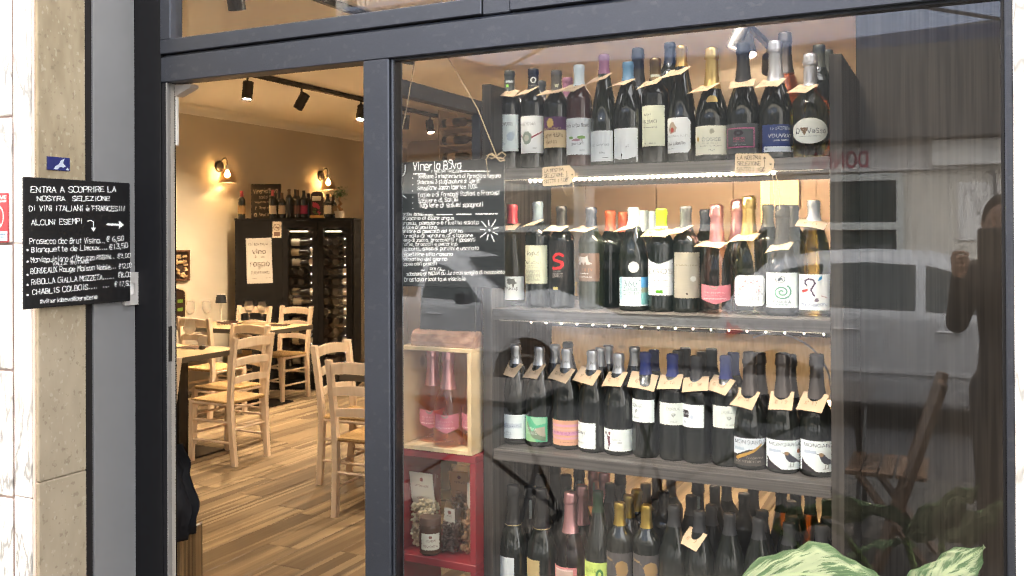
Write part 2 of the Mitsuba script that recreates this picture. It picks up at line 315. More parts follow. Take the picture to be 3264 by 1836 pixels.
def sash(x0, x1, label):
    s = thing('transom_window', label, 'window')
    w = .045
    add(s + '__rail', cbox(x0, x1, -.004, .05, 2.1915, 2.1915 + w, .002), 'powder'); add(s + '__rail', cbox(x0, x1, -.004, .05, 2.86, 2.86 + w, .002), 'powder')
    add(s + '__stile', cbox(x0, x0 + w, -.0035, .05, 2.1915 + w + .0003, 2.8597, .002), 'powder'); add(s + '__stile', cbox(x1 - w, x1, -.0035, .05, 2.1915 + w + .0003, 2.8597, .002), 'powder')
    add(s + '__pane', basis(trimesh.Trimesh([(x0 + w, 2.2365, 0), (x1 - w, 2.2365, 0), (x1 - w, 2.8597, 0), (x0 + w, 2.8597, 0)], [(0, 1, 2), (0, 2, 3)], process=False), (0, .022, 0), (1, 0, 0), (0, 0, 1)), 'pane')
sash(-2.308, -1.1365, 'left transom window with sloping light behind, above the open door'); sash(-1.0515, .088, 'right transom window above the display window, mostly out of frame')
sw = thing('shop_window', 'large glass display window with street reflections', 'window')
for yy in (.028,):
    add(sw + '__pane', basis(trimesh.Trimesh([(-1.4245, .25, 0), (.0890, .25, 0), (.0890, 2.1005, 0), (-1.4245, 2.1005, 0)], [(0, 1, 2), (0, 2, 3)], process=False), (0, yy, 0), (1, 0, 0), (0, 0, 1)), 'pane')
add(sw + '__gasket', cat([box(-1.424, .089, .012, .044, 2.0945, 2.1008), box(-1.4242, -1.419, .012, .044, .25, 2.094), box(.0835, .0888, .012, .044, .25, 2.094)]), 'satin', (.008, .008, .01))
wall('upper_facade', box(-7.4, 3.4, .0, .3, 3.3, 6.5), 'marble', 'upper facade wall above the shop front')
wall('right_pier', cbox(.1045, 1.2, -.03, .3, -.1, 3.3, .004), 'marble', 'narrow strip of white marble pier right of the shop window')
wall('neighbour_front', box(1.2, 6, -.02, .3, -.1, 3.3), 'marble', 'marble shop front continuing beyond the right pier')
# the open door leaf, swung into the shop against the display
lf = thing('door_leaf', 'open black framed glass door swung inwards behind the hanging menu board', 'door')
X0, X1, Y0, Y1, Z0, Z1 = -1.566, -1.531, .08, .80, .012, 2.085
add(lf + '__rail', cbox(X0, X1, Y0, Y1, 2.035, Z1), 'powder'); add(lf + '__rail', cbox(X0, X1, Y0, Y1, Z0, .11), 'powder')
add(lf + '__stile', cbox(X0, X1, Y0, Y0 + .07, .1105, 2.0345), 'powder'); add(lf + '__stile', cbox(X0, X1, Y1 - .07, Y1, .1105, 2.0345), 'powder')
add(lf + '__pane', side(trimesh.Trimesh([(Y0 + .07, .11, 0), (Y1 - .07, .11, 0), (Y1 - .07, 2.035, 0), (Y0 + .07, 2.035, 0)], [(0, 1, 2), (0, 2, 3)], process=False), -1.548, 0, 0), 'tintglass')
cl = thing('door_closer', 'white door closer bracket at the top left corner of the doorway', 'bracket')
add(cl + '__cover', hull([(-2.289, .04, 2.06), (-2.289, .04, 2.098), (-2.22, .04, 2.085), (-2.22, .04, 2.096), (-2.289, .075, 2.06), (-2.289, .075, 2.098), (-2.22, .075, 2.085), (-2.22, .075, 2.096)]), 'satin', (.55, .50, .45))
add(cl + '__arm', cbox(-2.289, -2.284, .041, .055, 1.9, 2.06), 'satin', (.7, .68, .64))

# chalk sign by the door (plane x = const, reads along +y)
def chalkboard(name, label): return thing(name, label, 'chalkboard')
cb = chalkboard('hanging_chalkboard', 'black chalk sign with wine prices hung across the pilaster left of the door')
add(cb + '__board', cbox(-2.4115, -2.405, -.413, -.037, 1.396, 1.777, .002), 'satin', (.009, .009, .010))
EXT = [('ENTRA A SCOPRIRE LA', -0.3899, 1.7326, -0.0927, 1.7465, 0.0169), ('NOSTRA  SELEZIONE', -0.3696, 1.7085, -0.1175, 1.7176, 0.0136), ('Di ViNi iTALiANi e FRANCESi!!', -0.395, 1.6789, -0.0596, 1.6869, 0.015), ('ALCUNi ESEMPi', -0.3885, 1.6377, -0.2177, 1.6444, 0.0158), ('Prosecco doc Brut Visina...', -0.3936, 1.5841, -0.1361, 1.5841, 0.0165), ('€ 6,50', -0.1278, 1.5889, -0.0641, 1.5918, 0.0147), ('Blanquette de Limoux....', -0.3888, 1.56, -0.125, 1.5635, 0.015), ('€13,50', -0.1166, 1.5634, -0.0478, 1.5695, 0.0148), ("Montepulciano d'Abruzzo", -0.3897, 1.53, -0.1747, 1.5321, 0.0158), ('RiSERVA...', -0.1666, 1.5335, -0.097, 1.5342, 0.0129), ('€9,00', -0.087, 1.5357, -0.0387, 1.5379, 0.0132), ('VALLE TRiTANA', -0.3207, 1.5197, -0.1959, 1.5222, 0.0092), ('BORDEAUX Rouge Maison Noble...', -0.3914, 1.4978, -0.0946, 1.502, 0.0157), ('€12,00', -0.0821, 1.5024, -0.0337, 1.5041, 0.0141), ('RiBOLLA GiALLA MOZZETA......', -0.3891, 1.4662, -0.0997, 1.4712, 0.015), ('€8,00', -0.0857, 1.4748, -0.0364, 1.4748, 0.0149), ('CHABLiS COLBOiS....  ...', -0.3859, 1.436, -0.1195, 1.4455, 0.0158), ('€ 17,50', -0.0988, 1.4465, -0.038, 1.4454, 0.0148), ('#vineriabeva#berebene', -0.361, 1.4096, -0.1656, 1.4115, 0.0129)]
tx = [basis(hand(t, (a, b), (c, d), h, i, .12), (-2.4048, 0, 0), (0, 1, 0), (0, 0, 1)) for i, (t, a, b, c, d, h) in enumerate(EXT)]
def sideln(p, w): return basis(chalkline(p, w), (-2.4048, 0, 0), (0, 1, 0), (0, 0, 1))
tx += [sideln([(-.126, 1.643), (-.082, 1.642)], .006), basis(extr(Polygon([(-.082, 1.655), (-.063, 1.642), (-.082, 1.629)]), .0005), (-2.4048, 0, 0), (0, 1, 0), (0, 0, 1)),
       sideln([(-.199, 1.652), (-.187, 1.655), (-.178, 1.65), (-.178, 1.632)], .0025), basis(extr(Polygon([(-.187, 1.632), (-.169, 1.632), (-.178, 1.62)]), .0005), (-2.4048, 0, 0), (0, 1, 0), (0, 0, 1))]
for k in range(7): tx.append(sideln([(-.245 + k * .021, 1.726), (-.243 + k * .021, 1.729)], .002)); tx.append(sideln([(-.235 + k * .017, 1.699), (-.233 + k * .017, 1.701)], .002))
for z in (1.566, 1.533, 1.495, 1.466, 1.437): tx.append(basis(extr(Point(-.401, z).buffer(.0032), .0005), (-2.4048, 0, 0), (0, 1, 0), (0, 0, 1)))
add(cb + '__lettering', cat(tx), 'paper', CHALK)
hk = thing('door_pull', 'white plastic loop bracket at the lower right of the chalk sign', 'bracket')
ring = Polygon([(-.05, 1.386), (.008, 1.386), (.016, 1.394), (.016, 1.476), (.008, 1.484), (-.05, 1.484)]).buffer(.004).difference(sbox(-.036, 1.415, -.012, 1.452))
add(hk + '__loop', mv(basis(extr(ring, .012), (0, 0, 0), (0, 1, 0), (0, 0, 1)), -2.424), 'satin', (.42, .40, .38)); add(hk + '__plate', cbox(-2.4245, -2.418, -.036, -.012, 1.415, 1.452), 'satin', (.72, .70, .68))

# ================================================================== window display
dk = thing('partition', 'tall dark brown wood grained partition behind the glass at the right', 'partition')
add(dk + '__board', cbox(-.262, .345, .66, .69, .0, 2.95, .003), 'darkwood')
for x in (-.05, .15): pass
SH = {1: 1.795, 2: 1.389, 3: .980, 4: .548}
su = thing('display_shelf', 'dark wood bottle shelf with four boards in the shop window', 'shelf')
for x0, x1 in ((-1.252, -1.222), (-.283, -.253)): add(su + '__upright', cbox(x0, x1, .218, .655, .0, 2.045, .0015), 'darkwood')
for k, z in SH.items(): add(su + '__shelf', cbox(-1.2215, -.2835, .222, .652 if k < 4 else .96, z - .032, z, .0012), 'darkwoodflat')
add(su + '__shelf', cbox(-1.2215, -.2835, .222, .652, .09, .122, .0012), 'darkwoodflat')
for z, n, rad in ((1.7625, 46, 46.0), (1.3565, 18, 11.0)):
    dots = cat([mv(trimesh.creation.icosphere(1, .0046 if n == 46 else .0019), -1.10 + i * (.68 if n == 46 else .80) / (n - 1), .2265, z - .004) for i in range(n)])
    scene[num(su + '__led')] = mikit.ply(dots, 'paper', color=np.full((len(dots.vertices), 3), .8), emitter=emit(rad * .5, rad * .42, rad * .30))
    add(su + '__led_strip', box(-1.20, -.30, .2225, .231, z - .0012, z + .0004), 'paper', (.5, .45, .36))

def cylwrap(m, r, a0, ux, uy, o, z0):
    """bend a flat print (x = arc length, y = height, z = relief) round a bottle: axis o, azimuth a0 (radians) of x = 0."""
    v = np.array(m.vertices); a = v[:, 0] / r; rr = r + v[:, 2]
    d = np.cos(a0 + a)[:, None] * np.array(ux) + np.sin(a0 + a)[:, None] * np.array(uy)
    q = np.c_[o[0] + rr * d[:, 0], o[1] + rr * d[:, 1], z0 + v[:, 1]]; m = m.copy(); m.vertices = q; return m
def subdiv(m, e): 
    v, f = trimesh.remesh.subdivide_to_size(m.vertices, m.faces, e, max_iter=8); return trimesh.Trimesh(v, f, process=False)
CAP = {'greygreen': (.055, .06, .05), 'black': (.012, .012, .013), 'taupe': (.09, .08, .065), 'white': (.62, .70, .72), 'pinkv': (.30, .13, .20), 'blue': (.10, .21, .33), 'bronze': (.20, .14, .07), 'gold': (.55, .36, .12),
       'foilgold': (.80, .58, .22), 'foilsilver': (.78, .78, .80), 'red': (.36, .03, .045), 'steel': (.10, .14, .18), 'blackblue': (.015, .02, .035), 'loire': (.62, .74, .72), 'lime': (.40, .62, .03), 'greyd': (.05, .055, .06),
       'foilpink': (.80, .42, .42), 'whitecap': (.66, .70, .76), 'silver': (.62, .64, .66), 'navycap': (.012, .025, .16), 'blackgrey': (.03, .032, .036), 'foildark': (.16, .14, .13), 'blackgold': (.014, .014, .015), 'goldcap': (.60, .42, .10),
       'greendk': (.02, .04, .02), 'brown': (.10, .055, .025), 'orange': (.62, .13, .05)}
CNAME = {'greygreen': 'grey green', 'black': 'black', 'taupe': 'taupe', 'white': 'white', 'pinkv': 'dark pink', 'blue': 'blue', 'bronze': 'bronze', 'gold': 'gold', 'foilgold': 'gold foil', 'foilsilver': 'silver foil', 'red': 'red', 'steel': 'steel blue',
         'blackblue': 'blue black', 'loire': 'turquoise', 'lime': 'lime green', 'greyd': 'dark grey', 'foilpink': 'pink foil', 'whitecap': 'white', 'silver': 'silver', 'navycap': 'deep blue', 'blackgrey': 'charcoal', 'foildark': 'dark foil',
         'blackgold': 'black and gold', 'goldcap': 'golden', 'greendk': 'dark green', 'brown': 'brown', 'orange': 'orange'}
BODY = {'dark': ('darkglass', (.006, .008, .006)), 'green': ('darkglass', (.012, .016, .008)), 'redrose': ('darkglass', (.045, .010, .008)), 'clear': ('palewine', None), 'rose': ('rosewine', None), 'yellow': ('yellowwine', None), 'pale': ('palewine', None), 'amber': ('amberwine', None)}
def profile(t, h):
    """outline from base to lip, and the height where the capsule starts."""
    if t == 'bx': r, s, n = .0375, h - .105, .0145; mid = [(r, s), (r * .985, s + .006), (r * .90, s + .016), (r * .72, s + .026), (.021, s + .036), (.0165, s + .046), (n, s + .058)]; cap0 = h - .062
    elif t == 'bg': r, s, n = .0415, h - .150, .0145; mid = [(r, s), (r * .975, s + .015), (r * .88, s + .036), (r * .72, s + .060), (r * .55, s + .082), (.0178, s + .100), (n, s + .112)]; cap0 = h - .055
    elif t == 'ch': r, s, n = .0445, h - .200, .0160; mid = [(r, s), (r * .985, s + .012), (r * .93, s + .030), (r * .80, s + .053), (r * .66, s + .070), (.0240, s + .085), (.0195, s + .105), (n, s + .140)]; cap0 = h - .115
    elif t == 'fl': r, s, n = .0385, h - .205, .0140; mid = [(r, s), (r * .97, s + .02), (r * .88, s + .05), (r * .73, s + .085), (r * .57, s + .118), (.0175, s + .145), (n, s + .165)]; cap0 = h - .058
    else: r, s, n = .053, h - .165, .0155; mid = [(r, s - .02), (r * 1.0, s), (r * .95, s + .022), (r * .80, s + .043), (r * .56, s + .060), (.022, s + .072), (.0165, s + .085)]; cap0 = h - .085
    base = [(0, .004), (r * .6, .004), (r * .86, 0), (r * .86, 0), (r * .97, .004), (r, .012)]
    if t == 'wide': base = [(0, .004), (r * .5, .003), (r * .62, 0), (r * .75, .004), (r * .9, .02), (r, .05)]
    return r, n, base + mid + [(n, h - .012)], cap0
def cap_mesh(t, h, n, cap0, foil, prof):
    e = .0010; q = np.array(prof); R_ = lambda z: float(np.interp(z, q[:, 1][4:], q[:, 0][4:]))
    if foil:
        p = [(R_(z) + .0012, z) for z in np.linspace(cap0, h - .045, 7)] + [(n + e, h - .034), (n + e, h - .034), (.0195, h - .030), (.0192, h - .022), (.0178, h - .012), (.0180, h - .005), (.0160, h - .001), (.010, h + .001), (0, h + .001)]
    else:
        p = [(R_(z) + e, z) for z in np.linspace(cap0, h - .018, 5)] + [(n + e, h - .017), (n + e, h - .017), (n + .0022, h - .016), (n + .0022, h - .006), (n + e, h - .005), (n + e, h - .001), (n - .001, h), (n - .001, h), (0, h)]
    m = lathe(p, 28)
    if foil:
        v = np.array(m.vertices); a = np.arctan2(v[:, 1], v[:, 0]); k = np.clip((v[:, 2] - cap0) / .03, .25, 1)
        q = 1 + .045 * k * (meshkit.noise(np.c_[np.cos(a) * 3.2 + h * 90, np.sin(a) * 3.2, v[:, 2] * 60]) - .5) * 2 + .02 * np.sin(a * 9 + v[:, 2] * 200) * k
        v[:, :2] *= q[:, None]; m.vertices = v
    return m
NTH = ['first', 'second', 'third', 'fourth', 'fifth', 'sixth', 'seventh', 'eighth', 'ninth', 'tenth', 'eleventh', 'twelfth', 'thirteenth']
ROWN = {1: 'top', 2: 'second', 3: 'third', 4: 'bottom'}
STY = {}
def bottle(name, label, t, x, y, z, h, cap, body, group=None):
    k = thing(name, label, 'wine bottle', group)
    r, n, prof, cap0 = profile(t, h); mat, col = BODY[body]; top = [] 
    pr_ = prof + [(n * .8, h - .006), (0, h - .005)]
    g = mv(lathe(pr_, 40), x, y, z)
    add(k + '__glass', g, mat, col, smooth=True)
    foil = t in ('ch', 'wide'); c = cap_mesh(t, h, n, cap0, foil, prof)
    cm = 'foil' if cap.startswith('foil') or cap in ('silver', 'goldcap', 'gold', 'bronze') else 'satin'
    ck = add(k + '__capsule', mv(rz(c, x * 999), x, y, z), cm, CAP[cap], smooth=True)
    if cap == 'blackgold': add(ck + '__ring', mv(lathe([(.0250, cap0 - .001), (.0258, cap0), (.0250, cap0 + .0015)], 28), x, y, z), 'foil', (.7, .55, .3), smooth=True)
    return k, r, n, cap0, ck
FRONT = [
    (1, 'bx', -1.216, 0.33, 0.305, 'greygreen', 'dark', (-76, 35, 0.059, 0.169), 'haut', (-0.015, 0.209, 0.07)),
    (1, 'bx', -1.137, 0.33, 0.304, 'black', 'dark', (-76, 42, 0.05, 0.16), 'crest', (-0.018, 0.215, 0.065)),
    (1, 'bx', -1.062, 0.33, 0.293, 'taupe', 'dark', (-76, 49, 0.063, 0.153), 'purple', (-0.013, 0.212, 0.072)),
    (1, 'bx', -0.99, 0.33, 0.303, 'white', 'redrose', (-76, 76, 0.039, 0.145), 'rosa', (-0.007, 0.216, 0.069)),
    (1, 'fl', -0.913, 0.33, 0.327, 'pinkv', 'green', (-76, 32, 0.017, 0.104), 'cuvee', (-0.009, 0.24, 0.065)),
    (1, 'bg', -0.84, 0.33, 0.299, 'blue', 'dark', (-69, 31, 0.012, 0.107), 'tree', (-0.008, 0.216, 0.067)),
    (1, 'bx', -0.76, 0.33, 0.302, 'bronze', 'dark', (-76, 34, 0.053, 0.166), 'primo', (-0.009, 0.211, 0.068)),
    (1, 'fl', -0.685, 0.33, 0.329, 'gold', 'dark', (-76, 36, 0.031, 0.128), 'chamf', (-0.011, 0.245, 0.074)),
    (1, 'ch', -0.601, 0.33, 0.317, 'foilgold', 'dark', (-69, 65, 0.022, 0.1), 'cosse', (-0.009, 0.226, 0.068)),
    (1, 'ch', -0.516, 0.33, 0.322, 'black', 'dark', (-76, 51, 0.022, 0.101), 'pinkframe', (-0.012, 0.226, 0.063)),
    (1, 'ch', -0.432, 0.33, 0.319, 'foilsilver', 'dark', (-41, 76, 0.022, 0.093), 'navy', (-0.004, 0.234, 0.064)),
    (1, 'wide', -0.343, 0.33, 0.277, 'foilsilver', 'yellow', (-54, 50, 0.038, 0.104), 'oval', (-0.004, 0.197, 0.059)),
    (2, 'fl', -1.208, 0.33, 0.307, 'red', 'clear', (-34, 53, 0.021, 0.091), 'puk', (-0.003, 0.234, 0.042)),
    (2, 'bx', -1.124, 0.33, 0.314, 'steel', 'dark', (-76, 38, 0.071, 0.184), 'angiuli', (-0.003, 0.235, 0.058)),
    (2, 'bx', -1.047, 0.33, 0.299, 'black', 'dark', (-76, 60, 0.052, 0.198), 'sred', (-0.001, 0.209, 0.061)),
    (2, 'bx', -0.954, 0.33, 0.294, 'blackblue', 'green', (-76, 31, 0.081, 0.161), 'brownl', (-0.019, 0.21, 0.07)),
    (2, 'bg', -0.827, 0.33, 0.291, 'loire', 'dark', (-61, 76, 0.014, 0.095), 'loire', (-0.005, 0.21, 0.066)),
    (2, 'bx', -0.745, 0.33, 0.286, 'lime', 'dark', (-76, 76, 0.046, 0.155), 'egos', (-0.007, 0.205, 0.076)),
    (2, 'bx', -0.675, 0.33, 0.292, 'greyd', 'dark', (-50, 71, 0.04, 0.165), 'greige', (-0.001, 0.215, 0.069)),
    (2, 'ch', -0.59, 0.33, 0.294, 'foilpink', 'rose', (-65, 53, 0.026, 0.079), 'pinkl', (-0.013, 0.202, 0.073)),
    (2, 'ch', -0.503, 0.33, 0.315, 'foilgold', 'pale', (-63, 69, 0.024, 0.105), 'round', (-0.004, 0.23, 0.068)),
    (2, 'ch', -0.416, 0.33, 0.29, 'black', 'dark', (-59, 76, 0.022, 0.113), 'spiral', (-0.003, 0.223, 0.061)),
    (2, 'bg', -0.336, 0.33, 0.301, 'whitecap', 'yellow', (-57, 57, 0.018, 0.11), 'quest', (0.006, 0.241, 0.07)),
    (3, 'bg', -1.199, 0.33, 0.293, 'silver', 'dark', (-76, 34, 0.018, 0.089), 'plainw', (-0.015, 0.219, 0.065)),
    (3, 'bg', -1.121, 0.33, 0.292, 'silver', 'dark', (-76, 26, 0.016, 0.089), 'greenl', (-0.013, 0.205, 0.063)),
    (3, 'bg', -1.033, 0.33, 0.29, 'silver', 'dark', (-76, 57, 0.014, 0.086), 'sunset', (-0.013, 0.197, 0.067)),
    (3, 'bg', -0.953, 0.33, 0.289, 'silver', 'dark', (-76, 6, 0.012, 0.085), 'rny', (-0.01, 0.212, 0.07)),
    (3, 'bg', -0.873, 0.33, 0.284, 'silver', 'dark', (-76, 76, 0.013, 0.074), 'dancer', (-0.012, 0.197, 0.065)),
    (3, 'bx', -0.793, 0.33, 0.292, 'navycap', 'dark', (-76, 31, 0.1, 0.163), 'dobuje', (-0.007, 0.216, 0.075)),
    (3, 'bx', -0.715, 0.33, 0.291, 'navycap', 'dark', (-63, 45, 0.1, 0.16), 'dobuje2', (-0.007, 0.216, 0.065)),
    (3, 'bx', -0.648, 0.33, 0.289, 'blackgrey', 'dark', (-76, 24, 0.098, 0.16), 'inver', (-0.007, 0.21, 0.069)),
    (3, 'bx', -0.567, 0.33, 0.294, 'navycap', 'dark', (-58, 58, 0.104, 0.163), 'dobuje2', (-0.009, 0.22, 0.067)),
    (3, 'ch', -0.503, 0.33, 0.308, 'foildark', 'dark', (-66, 69, 0.012, 0.084), 'mong1', (-0.001, 0.21, 0.062)),
    (3, 'ch', -0.417, 0.33, 0.309, 'foildark', 'dark', (-61, 76, 0.012, 0.087), 'mong2', (-0.002, 0.235, 0.059)),
    (3, 'ch', -0.331, 0.33, 0.311, 'foildark', 'dark', (-56, 76, 0.015, 0.093), 'mong2', (-0.006, 0.215, 0.067)),
    (4, 'ch', -1.195, 0.3, 0.311, 'blackgold', 'dark', (-76, -3, 0.012, 0.108), 'greyw', None),
    (4, 'ch', -1.102, 0.3, 0.312, 'blackgold', 'dark', (-76, -14, 0.012, 0.113), 'tan', None),
    (4, 'ch', -1.012, 0.3, 0.312, 'foilpink', 'rose', (-76, 18, 0.036, 0.107), 'pink2', None),
    (4, 'fl', -0.926, 0.3, 0.324, 'greendk', 'dark', (-76, 42, 0.036, 0.132), 'limel', None),
    (4, 'bx', -0.861, 0.3, 0.3, 'goldcap', 'dark', (-72, 54, 0.047, 0.168), 'goldart', None),
    (4, 'bx', -0.783, 0.3, 0.303, 'goldcap', 'dark', (-73, 73, 0.06, 0.173), 'goldart', None),
    (4, 'bg', -0.705, 0.3, 0.311, 'blackgrey', 'dark', None, '', None),
    (4, 'bg', -0.634, 0.3, 0.305, 'blackgrey', 'dark', None, '', (-0.004, 0.247, 0.064)),
    (4, 'bg', -0.552, 0.3, 0.309, 'blackgrey', 'dark', None, '', None),
    (4, 'bg', -0.476, 0.3, 0.308, 'blackgrey', 'dark', None, '', None),
    (4, 'bg', -0.398, 0.3, 0.304, 'blackgrey', 'dark', None, '', None),
    (4, 'bg', -0.317, 0.3, 0.309, 'blackgrey', 'dark', None, '', None),
]
BACK = [
    (1, 'bx', -1.153, 0.42, 0.283, 'greyd', 'dark'),
    (1, 'bx', -1.064, 0.42, 0.286, 'pinkv', 'dark'),
    (1, 'ch', -0.847, 0.44, 0.359, 'black', 'dark'),
    (1, 'bx', -0.75, 0.44, 0.366, 'blackblue', 'dark'),
    (1, 'ch', -0.428, 0.46, 0.367, 'foildark', 'amber'),
    (1, 'bx', -0.334, 0.43, 0.317, 'greygreen', 'dark'),
    (1, 'bx', -0.323, 0.51, 0.317, 'greygreen', 'dark'),
    (2, 'bx', -0.932, 0.43, 0.287, 'orange', 'dark'),
    (2, 'bx', -0.92, 0.51, 0.284, 'orange', 'dark'),
    (2, 'bx', -0.828, 0.42, 0.285, 'white', 'dark'),
    (2, 'bx', -0.825, 0.5, 0.285, 'white', 'dark'),
    (2, 'bx', -0.643, 0.42, 0.285, 'blackblue', 'dark'),
    (2, 'ch', -0.557, 0.44, 0.31, 'foilpink', 'dark'),
    (2, 'bx', -0.473, 0.44, 0.296, 'greygreen', 'dark'),
    (2, 'bx', -0.414, 0.49, 0.295, 'blackgrey', 'dark'),
    (3, 'bg', -1.109, 0.42, 0.288, 'silver', 'dark'),
    (3, 'bg', -1.102, 0.505, 0.288, 'blackgrey', 'dark'),
    (3, 'bg', -0.962, 0.42, 0.286, 'silver', 'dark'),
    (3, 'bg', -0.968, 0.505, 0.284, 'silver', 'dark'),
    (3, 'bg', -0.858, 0.43, 0.293, 'silver', 'dark'),
    (3, 'bx', -0.823, 0.505, 0.277, 'navycap', 'dark'),
    (3, 'bx', -0.724, 0.42, 0.29, 'blackgrey', 'dark'),
    (3, 'bx', -0.725, 0.5, 0.289, 'blackgrey', 'dark'),
    (3, 'bx', -0.693, 0.57, 0.27, 'greyd', 'dark'),
    (3, 'bx', -0.637, 0.46, 0.295, 'greyd', 'dark'),
    (3, 'bx', -0.566, 0.42, 0.292, 'navycap', 'dark'),
    (3, 'ch', -0.506, 0.48, 0.288, 'foildark', 'dark'),
    (3, 'ch', -0.415, 0.43, 0.294, 'foildark', 'dark'),
    (4, 'ch', -1.185, 0.395, 0.285, 'black', 'dark'),
    (4, 'ch', -1.184, 0.59, 0.312, 'black', 'dark'),
    (4, 'ch', -1.189, 0.488, 0.296, 'black', 'dark'),
    (4, 'ch', -1.096, 0.47, 0.312, 'black', 'dark'),
    (4, 'ch', -1.094, 0.573, 0.312, 'black', 'dark'),
    (4, 'ch', -1.014, 0.395, 0.308, 'foilpink', 'rose'),
    (4, 'ch', -1.08, 0.664, 0.285, 'foilpink', 'rose'),
    (4, 'ch', -1.003, 0.558, 0.312, 'foilpink', 'rose'),
    (4, 'bg', -0.955, 0.482, 0.298, 'blackgrey', 'dark'),
    (4, 'ch', -0.981, 0.648, 0.285, 'black', 'dark'),
    (4, 'bx', -0.861, 0.379, 0.3, 'goldcap', 'dark'),
    (4, 'bx', -0.863, 0.458, 0.297, 'goldcap', 'dark'),
    (4, 'bx', -0.86, 0.536, 0.296, 'bronze', 'dark'),
    (4, 'bx', -0.849, 0.615, 0.296, 'brown', 'dark'),
    (4, 'bx', -0.825, 0.688, 0.285, 'bronze', 'dark'),
    (4, 'bg', -0.699, 0.46, 0.298, 'blackgrey', 'dark'),
    (4, 'ch', -0.705, 0.56, 0.312, 'black', 'dark'),
    (4, 'bg', -0.624, 0.394, 0.298, 'blackgrey', 'dark'),
    (4, 'bx', -0.673, 0.638, 0.285, 'blackgrey', 'dark'),
    (4, 'bx', -0.655, 0.717, 0.285, 'blackgrey', 'dark'),
    (4, 'bx', -0.564, 0.539, 0.3, 'black', 'dark'),
    (4, 'bx', -0.552, 0.617, 0.299, 'black', 'dark'),
    (4, 'bg', -0.485, 0.401, 0.298, 'blackgrey', 'dark'),
    (4, 'fl', -0.449, 0.487, 0.335, 'black', 'amber'),
    (4, 'bg', -0.435, 0.571, 0.285, 'blackgrey', 'dark'),
    (4, 'bg', -0.436, 0.656, 0.285, 'blackgrey', 'dark'),
    (4, 'fl', -0.375, 0.514, 0.331, 'black', 'amber'),
    (4, 'bx', -0.337, 0.582, 0.3, 'greendk', 'dark'),
    (4, 'bg', -0.318, 0.41, 0.298, 'blackgrey', 'dark'),
    (4, 'bx', -0.403, 0.392, 0.295, 'blackgrey', 'dark'),
    (4, 'bx', -0.786, 0.478, 0.296, 'black', 'dark'),
]

WHITE, CREAM = (.78, .82, .83), (.64, .62, .50); INK = (.10, .10, .11); GREY = (.34, .36, .37)
# each print: ('t', text, cx, cy, width, capital height, colour) in fractions of the label; ('p', polygon in label fractions, colour)
def blob(cx, cy, rx, ry, n=20, j=0, seed=0):
    R = random.Random(seed); return Polygon([(cx + rx * math.cos(2 * math.pi * i / n) * (1 + j * R.uniform(-1, 1)), cy + ry * math.sin(2 * math.pi * i / n) * (1 + j * R.uniform(-1, 1))) for i in range(n)])
def rect(a, b, c, d): return Polygon([(a, c), (b, c), (b, d), (a, d)])
def bird():
    return [('p', Polygon([(.0, .0), (.0, .42), (.10, .27), (.34, .06), (.40, 0)]), (.02, .015, .02)),
            ('p', Polygon([(.38, .60), (.46, .575), (.49, .62), (.55, .625), (.60, .57), (.66, .48), (.80, .36), (.93, .22), (.90, .20), (.80, .27), (.68, .24), (.58, .28), (.52, .36), (.49, .47), (.47, .545)]), (.05, .055, .075)),
            ('p', Polygon([(.46, .578), (.49, .62), (.55, .625), (.59, .57), (.56, .50), (.50, .49), (.48, .54)]), (.30, .20, .11)),
            ('p', Polygon([(.62, .27), (.60, .12), (.56, .10), (.57, .085), (.65, .09), (.63, .12), (.645, .27)]), (.40, .42, .42)), ('p', Polygon([(.70, .26), (.67, .13), (.63, .10), (.70, .10), (.72, .26)]), (.40, .42, .42)),
            ('p', blob(.86, .62, .055, .075, 16, .08, 3), (.30, .09, .03))]
def vine(): return [('p', Polygon([(-.0, 1), (0, .62), (.98, .62), (.98, 1)]), (.10, .04, .11))]
